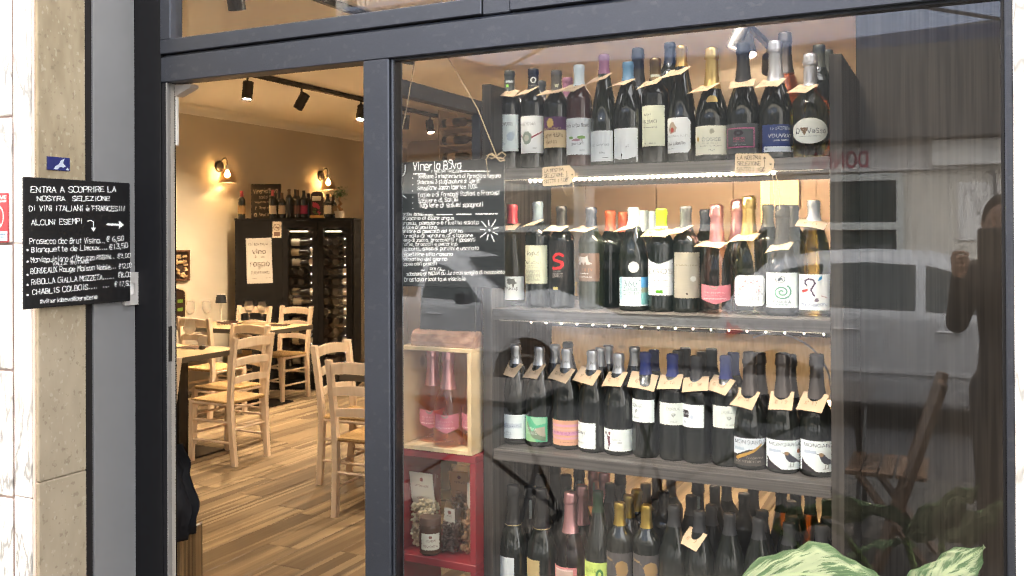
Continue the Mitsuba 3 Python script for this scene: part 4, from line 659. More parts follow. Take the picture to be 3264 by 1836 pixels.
# ================================================================== left of the shelf: menu board, crates, bags
mb = chalkboard('menu_board', 'black menu board hung on twine in the shop window, headed Vineria')
mb_y0, mb_y1 = .060, .066
add(mb + '__board', cbox(-1.463, -1.101, mb_y0, mb_y1, 1.459, 1.812, .0015), 'satin', (.010, .011, .012))
MEN = [('Vineria B9va', -1.3895, 1.7883, -1.2347, 1.7886, 0.0226, 0.13), ('i NOSTRi TAGLiERi', -1.3295, 1.7804, -1.2315, 1.777, 0.0068, 0.16), ('Selezione 3 stagionature di Parmigiano Regiano', -1.374, 1.7662, -1.1115, 1.7592, 0.0108, 0.16), ("Selezione 3 stagionature di Comte'", -1.3753, 1.7495, -1.1737, 1.7475, 0.0108, 0.16), ('Selezione Jamon Iberico 100%', -1.3754, 1.7319, -1.1845, 1.7321, 0.0118, 0.16), ('Tagliere di Formaggi Italiani e Francesi', -1.3743, 1.7122, -1.1154, 1.7129, 0.0118, 0.16), ('Tagliere di Salumi', -1.3744, 1.6956, -1.2429, 1.6977, 0.0118, 0.16), ('Tagliere di salumi spagnoli', -1.371, 1.6827, -1.166, 1.6819, 0.0118, 0.16), ("I NOSTRI MiSA'", -1.4444, 1.6582, -1.3568, 1.6595, 0.0079, 0.16), ('Carpaccio di Black angus', -1.4374, 1.6482, -1.2574, 1.6471, 0.0099, 0.16), ('Carasau, pomodoro e ricotta salata', -1.4374, 1.6343, -1.1812, 1.6338, 0.0099, 0.16), ('Tartare di scottona', -1.4363, 1.6224, -1.3133, 1.6225, 0.0089, 0.16), ('Tartare di pescato del giorno', -1.4364, 1.6105, -1.2301, 1.6113, 0.0099, 0.16), ('Sformato di verdure di stagione', -1.4376, 1.5977, -1.1986, 1.5988, 0.0099, 0.16), ('crema di zucca, broccoletti ripassati', -1.4377, 1.5858, -1.1901, 1.5864, 0.0099, 0.16), ('Trofie, broccoli e pecorino', -1.4365, 1.5739, -1.2479, 1.5749, 0.0099, 0.16), ('Pizzicotti, salsa di porcini e uncinato', -1.4366, 1.561, -1.1805, 1.5636, 0.0099, 0.16), ('Polpettine alla romana', -1.4355, 1.5441, -1.2623, 1.547, 0.0099, 0.16), ('Spezzatino del giorno', -1.4367, 1.5303, -1.2813, 1.5325, 0.0099, 0.16), ('Seppie con piselli', -1.438, 1.5174, -1.3127, 1.5196, 0.0099, 0.16), ('DOLCi', -1.3353, 1.5057, -1.2993, 1.5062, 0.0073, 0.16), ('sabaione al MACViN du Jura con scaglie di cioccolato', -1.4124, 1.489, -1.1013, 1.4992, 0.0099, 0.16), ('Crostata ricotta e visciole', -1.4206, 1.4721, -1.222, 1.4785, 0.0109, 0.16)]
def onb(m): return front(m, 0, mb_y0 - .0002, 0)
tx = [onb(hand(t, (a, b), (c, d), h, i, w * .98)) for i, (t, a, b, c, d, h, w) in enumerate(MEN)]
def bl(p, w=.0022): return onb(chalkline([(x * .9906, 1.6 + (z - 1.6) * .9906) for x, z in p], w))
tx += [bl([(-1.474, 1.808), (-1.474, 1.795), (-1.468, 1.78), (-1.45, 1.768), (-1.436, 1.778), (-1.43, 1.79), (-1.43, 1.806)], .003), bl([(-1.45, 1.768), (-1.451, 1.728)], .003), bl([(-1.470, 1.712), (-1.458, 1.722), (-1.442, 1.722), (-1.428, 1.712)], .003)]
for a, b in ((-1.378, -1.338), (-1.325, -1.275), (-1.262, -1.215), (-1.2, -1.145), (-1.14, -1.132)): tx.append(bl([(a, 1.662), (b, 1.6615)], .0028))
tx += [bl([(-1.402, 1.780), (-1.362, 1.779)], .003), bl([(-1.248, 1.782), (-1.155, 1.779)], .003), bl([(-1.378, 1.504), (-1.368, 1.504)]), bl([(-1.318, 1.505), (-1.300, 1.505)])]
for k in range(9):
    a = k * .70 + .25; c, s = math.cos(a), math.sin(a); r1 = .028 + .006 * (k % 2); tx.append(bl([(-1.158 + .013 * c, 1.617 + .013 * s), (-1.158 + r1 * c, 1.617 + r1 * s)], .0026))
tx.append(onb(extr(Point(-1.147, 1.617).buffer(.003), .0005)))
for z in (1.766, 1.748, 1.730, 1.712, 1.695, 1.680): tx.append(onb(extr(Point(-1.392, z).buffer(.0016), .0005)))
add(mb + '__lettering', cat(tx), 'paper', CHALK)
tw = thing('twine', 'pale twine from the window head holding the menu board, tied in a bow', 'twine')
TW = (.42, .33, .21)
add(tw + '__cord', tube([(-1.452, .060, 1.813), (-1.41, .056, 1.96), (-1.378, .052, 2.10)], .0016, 6), 'paper', TW, smooth=True)
add(tw + '__cord', tube([(-1.122, .060, 1.813), (-1.18, .056, 1.95), (-1.272, .052, 2.10)], .0016, 6), 'paper', TW, smooth=True)
add(tw + '__bow', cat([tube([(-1.122 + x, .052, 1.815 + z) for x, z in q], .0018, 6) for q in (((0, 0), (-.02, .008), (-.03, -.006), (-.024, -.05)), ((0, 0), (.018, .012), (.03, .004), (.022, -.006), (.004, -.002)), ((0, 0), (-.012, .010), (-.028, .004), (-.014, -.004), (0, 0)), ((0, 0), (.012, -.012), (.028, -.010)))]), 'paper', TW, smooth=True)

wc = thing('wooden_crate', 'pale pine wine crate holding rose bottles, on top of the red crate', 'crate')
x0, x1, y0, y1, z0, z1 = -1.513, -1.264, .168, .40, .9655, 1.2735
add(wc + '__board', cbox(x0, x1, y0, y1, z1 - .012, z1, .001), 'pine'); add(wc + '__board', cbox(x0, x1, y0, y1, z0, z0 + .012, .001), 'pine')
add(wc + '__board', cbox(x0, x0 + .012, y0 + .0015, y1, z0 + .0123, z1 - .0123, .001), 'pine'); add(wc + '__board', cbox(x1 - .013, x1, y0 - .0015, y1, z0 + .0123, z1 - .0123, .001), 'pine')
add(wc + '__board', cbox(x0 + .0125, x1 - .0135, y1 - .008, y1, z0 + .0125, z1 - .0125, .001), 'pine')
for x, y, i in ((-1.452, .265, 0), (-1.372, .222, 1), (-1.303, .262, 2)):
    k, r, n, c0, ck = bottle('wine_bottle', ['rose bottle with pink foil at the left inside the pine crate', 'rose bottle with pink foil in front inside the pine crate', 'rose bottle with pink foil half hidden at the right inside the pine crate'][i], 'ch', x, y, z0 + .012, .283, 'foilpink', 'rose')
    label_of(k, 'pinkl', x, y, z0 + .012, r, (-62, 42, .042, .100))
bb = thing('blank_board', 'blank dark slate board standing in a split log on the pine crate', 'board')
add(bb + '__slate', rot(cbox(-1.462, -1.272, .205, .211, 1.285, 1.47, .0015), -4, (1, 0, 0), (0, .205, 1.29)), 'satin', (.022, .024, .026))
lg = basis(extr(Polygon([(-.030, 0), (.034, 0), (.038, .012), (.030, .034), (.014, .046), (-.012, .047), (-.026, .036), (-.034, .014)]).buffer(-.003).buffer(.003), .212), (-1.474, .208, z1 + .0005), (0, 1, 0), (0, 0, 1)); lg = subdiv(lg, .012)
v = np.array(lg.vertices); v[:, 2] += .006 * (meshkit.fbm(np.c_[v[:, 0] * 28, v[:, 1] * 20, v[:, 2] * 20]) - .5) * (v[:, 2] > z1 + .004); lg.vertices = v
cc = np.clip(meshkit.fbm(v * [40, 60, 60], 4)[:, None] * 1.5 - .25, 0, 1); add(bb + '__log', lg, 'paper', np.array([.20, .09, .05]) * (1 - cc) + np.array([.50, .30, .20]) * cc)
rc = thing('red_crate', 'dark red crate of biscuit bags and a jar below the pine crate', 'crate')
RED = (.20, .016, .022)
for a in ((-1.535, -1.2535, .17, .42, .9435, .9645), (-1.535, -1.2535, .17, .42, .628, .650), (-1.535, -1.2535, .17, .42, .31, .33)): add(rc + '__board', cbox(*a, .0015), 'satin', RED)
for z0_, z1_ in ((.6505, .943), (.3305, .6275)):
    for a in ((-1.535, -1.516), (-1.2725, -1.2535)): add(rc + '__post', cbox(*a, .1715, .42, z0_, z1_, .0015), 'satin', RED)
def bag(name, label, x, y, z, w, d, h, ch, ccol, lab, tilt, seed, lw=.07, lh=.085, lz=.75):
    k = thing(name, label, 'bag'); R = random.Random(seed); ms = []; cs = []
    for i in range(int(w * h / ch ** 2 * 3.2)):
        px, pz = R.uniform(-.44, .44) * w, R.uniform(.03, .62) * h; m = trimesh.creation.icosphere(1, ch * R.uniform(.45, .8)); v = np.array(m.vertices)
        v *= (1 + .5 * (meshkit.noise(v * 260 + i, seed) - .5)[:, None]); v *= [1, .7, .55]; m.vertices = v; m.apply_transform(trimesh.transformations.random_rotation_matrix(np.random.RandomState(seed * 99 + i).rand(3)))
        m.apply_translation((px, R.uniform(-.4, .25) * d, pz)); ms.append(m); cs.append(np.tile(np.array(ccol) * R.uniform(.65, 1.25), (len(m.vertices), 1)))
    fill = cat(ms); A = trimesh.transformations.rotation_matrix(math.radians(tilt), [0, 1, 0]); A[:3, 3] = (x, y, z)
    def put(m): m = m.copy(); m.apply_transform(A); return m
    add(k + '__biscuits', put(fill), 'paper', np.vstack(cs))
    n = 14; prof = []
    for j in range(9):
        t = j / 8; ww = w / 2 * (1 - .18 * max(0, t - .6)); dd = d / 2 * (1 - .9 * t ** 2.2); prof.append([(ww * math.copysign(abs(math.cos(a)) ** .6, math.cos(a)), dd * math.copysign(abs(math.sin(a)) ** .6, math.sin(a)), h * t) for a in np.linspace(0, 2 * math.pi, n, endpoint=False)])
    v = np.array(prof).reshape(-1, 3); v += .004 * (meshkit.noise(v * 60, seed)[:, None] - .5); f = []
    for j in range(8):
        for i in range(n): a, b = j * n + i, j * n + (i + 1) % n; f += [(a, b, b + n), (a, b + n, a + n)]
    add(k + '__wrapper', put(trimesh.Trimesh(v, np.array(f), process=False)), 'thinclear', smooth=True)
    sh = unary_union([sbox(-lw / 2, .02, lw / 2, lh), Point(0, .02).buffer(lw / 2).intersection(sbox(-lw, -.05, lw, .02)) if lab == 'round' else sbox(-lw / 2, .0, lw / 2, .02)])
    sh = affinity.scale(sh, 1, 1)
    c = (.60, .57, .47) if lab != 'orange' else (.55, .30, .14)
    yy = -d / 2 * .55
    L1 = rot(front(extr(sh, .0006), 0, yy, h * lz - .01), 9, (1, 0, 0), (0, yy, h * lz)); add(k + '__label', put(L1), 'paper', c)
    tt = cat([front(shape2(blob(.0, lh * .78, .006, .006, 10)), 0, yy, 0), front(printed('PIU DOLCEZZE', 0, lh * .55, .006, lw * .55), 0, yy, 0), front(printed('LINGUACCE', 0, lh * .16, .006, lw * .5), 0, yy, 0)]); tt = mv(tt, 0, -.0005, h * lz - .01)
    add(k + '__lettering', put(rot(tt, 9, (1, 0, 0), (0, yy, h * lz))), 'paper', (.26, .10, .08))
bag('biscuit_bag', 'clear bag of pale biscuit pieces with a big cream label, left in the red crate', -1.468, .25, .651, .085, .06, .24, .011, (.52, .45, .30), 'round', 0, 1, .082, .10, .60)
bag('biscuit_bag', 'clear bag of brown biscuits with a slanted cream label, right in the red crate', -1.312, .262, .651, .066, .055, .235, .014, (.34, .21, .12), 'round', 5, 2, .046, .085, .60)
bag('biscuit_bag', 'small bag of dark chocolate bites in the middle of the red crate', -1.375, .235, .651, .052, .045, .155, .011, (.085, .055, .045), 'round', 4, 3, .036, .06, .58)
bag('biscuit_bag', 'bag with an orange paper top behind the others in the red crate', -1.385, .35, .651, .075, .05, .235, .013, (.30, .18, .10), 'orange', -3, 4, .07, .085, .62)
jr = thing('honey_jar', 'small brown jar with a cream label in front in the red crate', 'jar')
add(jr + '__glass', mv(lathe([(0, 0), (.028, 0), (.0325, .005), (.0325, .005), (.0335, .012), (.0335, .078), (.030, .086), (.029, .092), (0, .092)], 30), -1.428, .208, .651), 'gloss', (.060, .028, .014), smooth=True)
add(jr + '__lid', mv(lathe([(.0325, .088), (.0325, .088), (.033, .090), (.033, .106), (.0315, .109), (.0315, .109), (0, .1095)], 30), -1.428, .208, .651), 'satin', (.10, .055, .040), smooth=True)
_t = np.array([1.428, -2.358]); _t /= np.hypot(*_t); _r = np.array([-_t[1], _t[0]])
add(jr + '__label', cylwrap(subdiv(extr(sbox(-.030, .018, .030, .066), .0003), .005), .0338, 0, _t, _r, (-1.428, .208), .651), 'paper', (.56, .55, .45))
add(jr + '__lettering', cylwrap(subdiv(cat([printed('PIU DOLCEZZE', 0, .042, .006, .03), printed('CREMA DI NOCCIOLE', 0, .026, .006, .045), shape2(blob(0, .056, .005, .004, 10))]), .005), .0342, 0, _t, _r, (-1.428, .208), .651), 'paper', (.22, .09, .07))

# ================================================================== inside the shop
def chair(x, y, deg, label):
    k = thing('ladder_back_chair', label, 'chair', 'beech ladder back chairs with rush seats'); o = []
    A = trimesh.transformations.rotation_matrix(math.radians(deg), [0, 0, 1]); A[:3, 3] = (x, y, 0)
    def put(n, m, mat='beech', **kw): m = m.copy(); m.apply_transform(A); add(k + '__' + n, m, mat, **kw)
    def bar(pts, w, d): 
        out = None; p = np.array(pts)
        secs = [np.array([q + [sx * w / 2, sy * d / 2, 0] for sx, sy in ((-1, -1), (1, -1), (1, 1), (-1, 1))]) for q in p]; v = np.vstack(secs); f = []
        for i in range(len(p) - 1):
            for j in range(4): a, b = i * 4 + j, i * 4 + (j + 1) % 4; f += [(a, b, b + 4), (a, b + 4, a + 4)]
        f += [(0, 2, 1), (0, 3, 2)]; n = len(v); f += [(n - 4, n - 3, n - 2), (n - 4, n - 2, n - 1)]; return trimesh.Trimesh(v, np.array(f), process=False)
    def back(z): return -.165 - .055 * max(0, (z - .42) / .48) ** 1.4 - .03 * max(0, (.42 - z) / .42) ** 1.3
    for s in (-1, 1):
        put('leg', bar([(s * (.168 + .022 * z / .9), back(z), z) for z in (0, .15, .30, .42, .55, .68, .80, .9)], .032, .038))
        put('leg', bar([(s * .182, .185 + .012 * (1 - z / .46), z) for z in (0, .2, .44)], .032, .034))
        for z in (.16, .30): put('stretcher', tube([(s * .176, back(z) + .01, z), (s * .182, .19, z)], .009, 8), smooth=True)
        put('seat_rail', tube([(s * .178, -.16, .425), (s * .184, .185, .425)], .012, 8), smooth=True)
    for z in (.20, .33): put('stretcher', tube([(-.18, .192, z), (.18, .192, z)], .009, 8), smooth=True)
    put('stretcher', tube([(-.17, back(.25), .25), (.17, back(.25), .25)], .009, 8), smooth=True)
    for z, hh in ((.845, .062), (.715, .05), (.59, .045)):
        n = 9; v = []; 
        for i in range(n):
            t = i / (n - 1) * 2 - 1; yb = back(z) - .022 * (1 - t * t); up_ = .018 * (1 - t * t)
            for dy, dz in ((-.008, 0), (.008, 0), (.008, hh), (-.008, hh)): v.append((t * .182, yb + dy, z - hh / 2 + dz + (up_ if dz else up_ * .8)))
        f = []
        for i in range(n - 1):
            for j in range(4): a, b = i * 4 + j, i * 4 + (j + 1) % 4; f += [(a, a + 4, b + 4), (a, b + 4, b)]
        put('slat', trimesh.Trimesh(np.array(v), np.array(f), process=False))
    N = 21; g = np.linspace(-1, 1, N); V, UV = [], []
    for a in g:
        for b in g:
            m_ = max(abs(a), abs(b)); V.append((a * (.192 if b > 0 else .192 - .012 * -b), b * .188 + .012, .458 - .016 * (1 - m_) + .010 * (1 - m_ ** 8) - .010)); UV.append(((abs(a) if abs(b) < abs(a) else abs(b)) * .2 + .3, 0.0))
    f = []
    for i in range(N - 1):
        for j in range(N - 1): q = i * N + j; f += [(q, q + N, q + N + 1), (q, q + N + 1, q + 1)]
    put('seat', trimesh.Trimesh(np.array(V), np.array(f), process=False), 'rush', smooth=True, uv=np.array(UV))
    rim = cbox(-.19, .19, -.176, .2, .428, .449, .008); put('seat_edge', rim, 'rush', uv=np.c_[rim.vertices[:, 0] + rim.vertices[:, 1], rim.vertices[:, 2]])
    return k
chair(-4.745, 2.905, 90, 'beech chair at the right end of the near left table, side on')
chair(-5.13, 3.31, 176, 'beech chair on the far side of the near left table')
chair(-5.99, 4.02, -4, 'beech chair at the near side of the far left table, back to the door')
chair(-6.45, 4.87, 184, 'beech chair behind the far left table, left of the pair by the wine cabinet')
chair(-6.04, 5.00, 178, 'beech chair at the far left table, right of the pair by the wine cabinet')
chair(-3.53, 2.79, -88, 'beech chair pushed in at the left side of the right hand table')
chair(-3.05, 2.30, 4, 'beech chair nearest the doorway, cut by the window post')
chair(-4.32, 1.60, 90, 'beech chair at the doorway left edge, only a back post showing')
def table(x0, x1, y0, y1, label, px, py):
    k = thing('bistro_table', label, 'table')
    add(k + '__top', cbox(x0, x1, y0, y1, .708, .748, .003), 'oak'); add(k + '__edge', cat([box(x0 - .002, x1 + .002, y0 - .002, y0, .706, .746), box(x0 - .002, x1 + .002, y1, y1 + .002, .706, .746), box(x0 - .002, x0, y0, y1, .706, .746), box(x1, x1 + .002, y0, y1, .706, .746)]), 'satin', (.085, .075, .06))
    add(k + '__column', cbox(px - .045, px + .045, py - .045, py + .045, .012, .706), 'satin', (.012, .011, .011)); add(k + '__base', cbox(px - .24, px + .24, py - .22, py + .22, .001, .012), 'satin', (.012, .011, .011))
table(-6.15, -4.965, 2.585, 3.26, 'oak topped table near the doorway, left', -5.20, 2.86); table(-6.78, -5.655, 4.33, 5.0, 'oak topped table further back by the wine cabinet', -6.05, 4.68)
table(-3.47, -2.30, 2.50, 3.20, 'dark edged table behind the window post, right of the doorway', -2.9, 2.85)
add('bistro_table__column', cbox(-5.43, -5.33, 2.62, 2.72, .013, .705), 'satin', (.010, .009, .009))
def goblet(x, y, label, s=1.0, wine=False):
    k = thing('wine_glass', label, 'wine glass', 'stemmed wine glasses on the tables')
    p = [(.0345, .003), (.012, .006), (.0045, .012), (.0035, .04), (.0035, .085), (.006, .098), (.030, .118), (.044, .145), (.043, .175), (.034, .228)]
    add(k + '__bowl', mv(lathe([(0, .0985)] + p[5:] + [(r_ - .0016, z_) for r_, z_ in p[:6:-1]] + [(.026, .120), (0, .104)], 28), x, y, .749), 'wineglass', smooth=True); add(k + '__stem', mv(lathe([(0, .0), (.0345, .0), (.0345, .002), (.012, .006), (.0045, .012), (.0035, .04), (.0035, .085), (.006, .097), (0, .0975)], 24), x, y, .749), 'wineglass', smooth=True)
goblet(-6.28, 4.80, 'wine glass on the far table, left of the two by the cabinet'); goblet(-6.07, 4.75, 'wine glass on the far table, right of the two by the cabinet'); goblet(-5.28, 3.045, 'wine glass standing alone on the near table'); goblet(-6.75, 4.50, 'wine glass at the wall end of the far table, left one'); goblet(-6.66, 4.62, 'wine glass at the wall end of the far table, right one'); goblet(-5.72, 2.95, 'wine glass at the doorway left edge on the near table')
lp = thing('table_lamp', 'small table lamp with a black shade on the far table', 'lamp')
add(lp + '__shade', mv(lathe([(.056, .19), (.056, .19), (.043, .275), (.043, .275), (0, .275)], 28), -6.70, 4.86, .749), 'satin', (.014, .016, .02), smooth=True); add(lp + '__stem', mv(lathe([(0, 0), (.05, 0), (.05, .008), (.05, .008), (.008, .012), (.008, .20)], 20), -6.70, 4.86, .749), 'satin', (.55, .48, .38), smooth=True); add(lp + '__rim', mv(lathe([(.0435, .272), (.0445, .278), (.038, .279)], 28), -6.70, 4.86, .749), 'satin', (.6, .55, .5), smooth=True)
cd = thing('table_card', 'small grey card in a black block on the near table', 'card'); add(cd + '__card', rz(cbox(-.035, .035, -.001, .001, .0, .075), 30) if False else mv(rz(cbox(-.035, .035, -.001, .001, .02, .095), 28), -5.19, 3.085, .749), 'paper', (.42, .36, .30)); add(cd + '__block', mv(cbox(-.017, .017, -.017, .017, 0, .03), -5.17, 3.06, .749), 'satin', (.02, .018, .016))
for i, (x, y) in enumerate(((-5.33, 3.12), (-6.45, 4.72), (-5.9, 4.78), (-6.6, 4.85))):
    tag(add('place_mat', mv(rz(cbox(-.10, .10, -.08, .08, 0, .006), 12 * i), x, y, .7485), 'satin', (.05, .025, .018)), ['dark place mat on the near table beside the grey card', 'dark place mat at the middle of the far table', 'dark place mat at the right of the far table', 'dark place mat by the lamp on the far table'][i], 'place mat')

# wine cabinet, turned towards the street
wcab = thing('wine_cabinet', 'tall black wine cabinet with two glass doors full of lying bottles', 'cabinet')
ca = math.radians(26.0); CB = np.eye(4); CB[:3, :3] = [[math.cos(ca), -math.sin(ca), 0], [math.sin(ca), math.cos(ca), 0], [0, 0, 1]]; CB[:3, 3] = (-6.815, 5.185, 0)
def cabm(m): m = m.copy(); m.apply_transform(CB); return m          # local: x along the front, y into the cabinet
BK = (.006, .0055, .0055)
add(wcab + '__side', cabm(cbox(0, .50, .0, .02, .02, 1.775)), 'paper', BK); add(wcab + '__side', cabm(cbox(0, .02, .021, .45, .02, 1.775)), 'paper', BK); add(wcab + '__side', cabm(cbox(1.228, 1.248, .0, .45, .02, 1.775)), 'paper', BK)
add(wcab + '__back', cabm(cbox(.02, 1.228, .43, .45, .02, 1.775)), 'paper', BK); add(wcab + '__top', cabm(cbox(-.005, 1.253, -.005, .455, 1.7755, 1.80)), 'paper', BK); add(wcab + '__plinth', cabm(cbox(0, 1.248, .0, .45, .0, .0195)), 'paper', BK); add(wcab + '__divider', cabm(cbox(.865, .895, .02, .43, .02, 1.775)), 'paper', BK)
for a, b in ((.505, .872), (.876, 1.226)):
    d = add(wcab + '__door', cabm(cat([cbox(a, b, -.018, -.001, 1.70, 1.774), cbox(a, b, -.018, -.001, .03, .10), cbox(a, a + .055, -.018, -.001, .1005, 1.6995), cbox(b - .055, b, -.018, -.001, .1005, 1.6995)])), 'paper', BK)
    add(d + '__pane', cabm(basis(trimesh.Trimesh([(a + .055, .10, 0), (b - .055, .10, 0), (b - .055, 1.70, 0), (a + .055, 1.70, 0)], [(0, 1, 2), (0, 2, 3)], process=False), (0, -.008, 0), (1, 0, 0), (0, 0, 1))), 'fridgeglass')
    add(d + '__light', cabm(box(a + .07, b - .12, .03, .045, 1.655, 1.662)), 'paper', (.8, .8, .8), emitter=emit(3, 2.6, 2.0))
    add(wcab + '__rack_light', cabm(cat([mv(trimesh.creation.icosphere(0, .0045), b - .075, .012, z) for z in np.arange(.2, 1.65, .092)])), 'paper', (.8, .8, .8), emitter=emit(2.4, 2.1, 1.7))
    for r_, z in enumerate(np.arange(.18, 1.62, .105)):
        sd_ = 'left' if a < .8 else 'right'; slots = [(a + .075, 1)] if rng.random() < .4 else [(a + .06, 0), (a + .17, 0)]
        if rng.random() < .5: slots.append((b - .075, 2))
        for j, (xx, kind_) in enumerate(slots):
            k = thing('lying_bottle', f'dark wine bottle lying {NTH[j]} from left in row {NTH[13 - r_]} down, {sd_} cabinet door', 'wine bottle', 'wine bottles lying in the glass fronted cabinet')
            r2, n2, pf, c0 = profile('bx', .30); lc = rng.choice(((.40, .33, .22), (.33, .25, .14), (.46, .41, .32)))
            def lay(m):
                m = rot(m, 90, (0, 1, 0))                                   # axis along x, base at x = 0
                if kind_ == 0: return mv(rz(m, 90), xx, .06, z)            # end on, base to the door
                return mv(rz(m, ang), xx + (.0 if kind_ == 1 else .03), .11 + .06 * rng_, z)
            ang = rng.uniform(-14, 14) if kind_ == 1 else 180 + rng.uniform(-14, 14); rng_ = rng.random()
            if kind_: ang = max(-14, min(14, ang)) if kind_ == 1 else ang
            add(k + '__glass', cabm(lay(mv(lathe(pf + [(0, .294)], 18), 0, 0, 0 if kind_ == 0 else -.03))), 'darkglass', (.012, .010, .008), smooth=True)
            if kind_: add(k + '__label', cabm(lay(mv(lathe([(.0382, .02), (.0382, .105)], 18), 0, 0, -.03))), 'paper', lc, smooth=True)
po = thing('poster', 'cream poster about wine and a swamp toad taped to the wine cabinet', 'poster')
pm = rot(basis(trimesh.creation.box((.270, .475, .001)), (.255, -.003, 1.355), (1, 0, 0), (0, 0, 1)), -1.5, (0, 1, 0), (.255, 0, 1.355)); add(po + '__sheet', cabm(pm), 'paper', (.56, .54, .50))
pt = cat([front(printed(s, cx, z, h, w), 0, -.0037, 0) for s, cx, z, h, w in (('Chi non beve', .245, 1.515, .030, .20), ('vino', .255, 1.425, .055, .145), ('è', .22, 1.385, .025, .018), ('un', .295, 1.385, .022, .04), ('rospo', .262, 1.295, .062, .20), ('di', .258, 1.265, .026, .03), ('PANTANO', .265, 1.215, .030, .19))] + [front(shape2(sbox(.175, 1.17, .225, 1.173)), 0, -.0037, 0), front(shape2(sbox(.315, 1.17, .365, 1.173)), 0, -.0037, 0)])
add(po + '__lettering', cabm(rot(pt, -1.5, (0, 1, 0), (.255, 0, 1.355))), 'paper', (.10, .07, .05))
ns = thing('no_smoking_sign', 'small white no smoking sign at the top of the wine cabinet', 'sign'); add(ns + '__plate', cabm(cbox(.395, .488, -.004, -.001, 1.595, 1.765)), 'paper', (.66, .58, .46))
add(ns + '__symbol', cabm(cat([front(shape2(Point(.442, 1.705).buffer(.036).difference(Point(.442, 1.705).buffer(.030)).union(LineString([(.42, 1.727), (.464, 1.683)]).buffer(.003))), 0, -.0042, 0), front(shape2(sbox(.41, 1.612, .474, 1.655)), 0, -.0042, 0), front(shape2(sbox(.42, 1.70, .464, 1.707)), 0, -.0042, 0)])), 'paper', (.22, .13, .10))
tb = chalkboard('top_chalkboard', 'chalkboard leaning behind bottles on top of the wine cabinet')
def cabtop(m, x, y): return cabm(mv(m, x, y, 1.8005))
add(tb + '__board', cabtop(cbox(.09, .415, .28, .29, 0, .375), 0, 0), 'satin', (.018, .014, .012))
add(tb + '__lettering', cabtop(front(cat([hand('Vineria Beva', (.12, .27), (.38, .285), .045, 1, .12), hand('Social Club', (.18, .215), (.35, .225), .028, 2, .12), hand('seguici su insta, face', (.13, .17), (.39, .175), .02, 3, .14), hand('Vineria Beva', (.18, .105), (.37, .11), .03, 4, .13), hand('Vineria_beva', (.18, .03), (.37, .035), .03, 5, .13), chalkline([(.14, .10), (.145, .135)], .006), chalkline([(.13, .03), (.15, .03), (.15, .055), (.13, .055), (.13, .03)], .005)]), 0, .2795, 0), 0, 0), 'paper', (.55, .48, .38))
TOPB = [(.055, .06, 'bx', 'red', (.35, .20, .08), .29), (.37, .10, 'bx', 'red', (.62, .52, .40), .30), (.41, .2, 'bx', 'blackgrey', None, .29), (.47, .1, 'bx', 'brown', (.58, .46, .34), .27), (.545, .1, 'bx', 'brown', (.03, .03, .03), .31), (.59, .2, 'bx', 'black', (.04, .035, .03), .31), (.635, .1, 'bx', 'brown', (.12, .05, .04), .30), (.70, .1, 'bx', 'black', (.30, .03, .08), .295), (.725, .22, 'bx', 'black', None, .27), (.925, .25, 'bx', 'blackgrey', (.5, .42, .3), .26), (.955, .1, 'bx', 'black', (.70, .64, .52), .26), (.99, .22, 'bx', 'brown', (.3, .2, .1), .25)]
for i, (x, y, t, c, lc, h) in enumerate(TOPB):
    w = CB @ np.array([x, y, 1.8005, 1]); k, r, n, c0, ck = bottle('wine_bottle', f'{CNAME[c]} capped dark bottle, {NTH[i]} from left on top of the wine cabinet', t, w[0], w[1], w[2], h, c, 'dark')
    if lc: add(k + '__label', mv(lathe([(r + .0006, .045), (r + .0006, .135)], 28), w[0], w[1], w[2]), 'paper', lc, smooth=True)
tin = thing('gift_tin', 'arched flowery gift tin on top of the wine cabinet', 'tin'); ar = Polygon([(.775, 0), (.90, 0), (.90, .24)] + [(.8375 + .0625 * math.cos(a), .24 + .045 * math.sin(a)) for a in np.linspace(0, math.pi, 12)]); add(tin + '__body', cabtop(mv(front(extr(ar, .06), 0, 0, 0), 0, .16, 0), 0, 0), 'satin', (.045, .03, .025))
add(tin + '__flowers', cabtop(mv(front(cat([shape2(blob(.8375 + dx, z, rx, rz_, 9, .35, i), .001) for i, (dx, z, rx, rz_) in enumerate(((-.012, .14, .03, .03), (.02, .115, .022, .022), (.022, .06, .016, .02), (-.03, .16, .012, .01)))]), 0, .0992, 0), 0, 0, 0), 0, 0), 'paper', (.42, .05, .09)); add(tin + '__leaves', cabtop(front(cat([shape2(blob(.8375 + dx, z, rx, rz_, 9, .3, i + 7), .001) for i, (dx, z, rx, rz_) in enumerate(((-.03, .07, .025, .012), (.0, .05, .03, .01), (-.02, .095, .02, .008)))]), 0, .0990, 0), 0, 0), 'paper', (.08, .16, .05)); add(tin + '__label', cabtop(front(extr(sbox(.79, .185, .885, .235), .001), 0, .0988, 0), 0, 0), 'paper', (.72, .68, .58)); add(tin + '__base', cabtop(cbox(.775, .915, .05, .095, 0, .03), 0, 0), 'satin', (.55, .33, .10))
bo = thing('bonsai', 'small bonsai in a white pot on top of the wine cabinet', 'plant')
add(bo + '__pot', cabtop(lathe([(0, 0), (.045, 0), (.045, 0), (.055, .075), (.055, .075), (.048, .075), (.046, .065), (0, .065)], 24), 1.07, .14), 'paper', (.70, .62, .50), smooth=True)
add(bo + '__trunk', cabtop(tube([(0, 0, .06), (.018, 0, .09), (-.012, .005, .125), (.02, 0, .155), (.0, 0, .185), (.01, 0, .24)], [.018, .022, .016, .019, .012, .006], 10), 1.07, .14), 'paper', (.30, .17, .08), smooth=True)
R = random.Random(3); lv = []
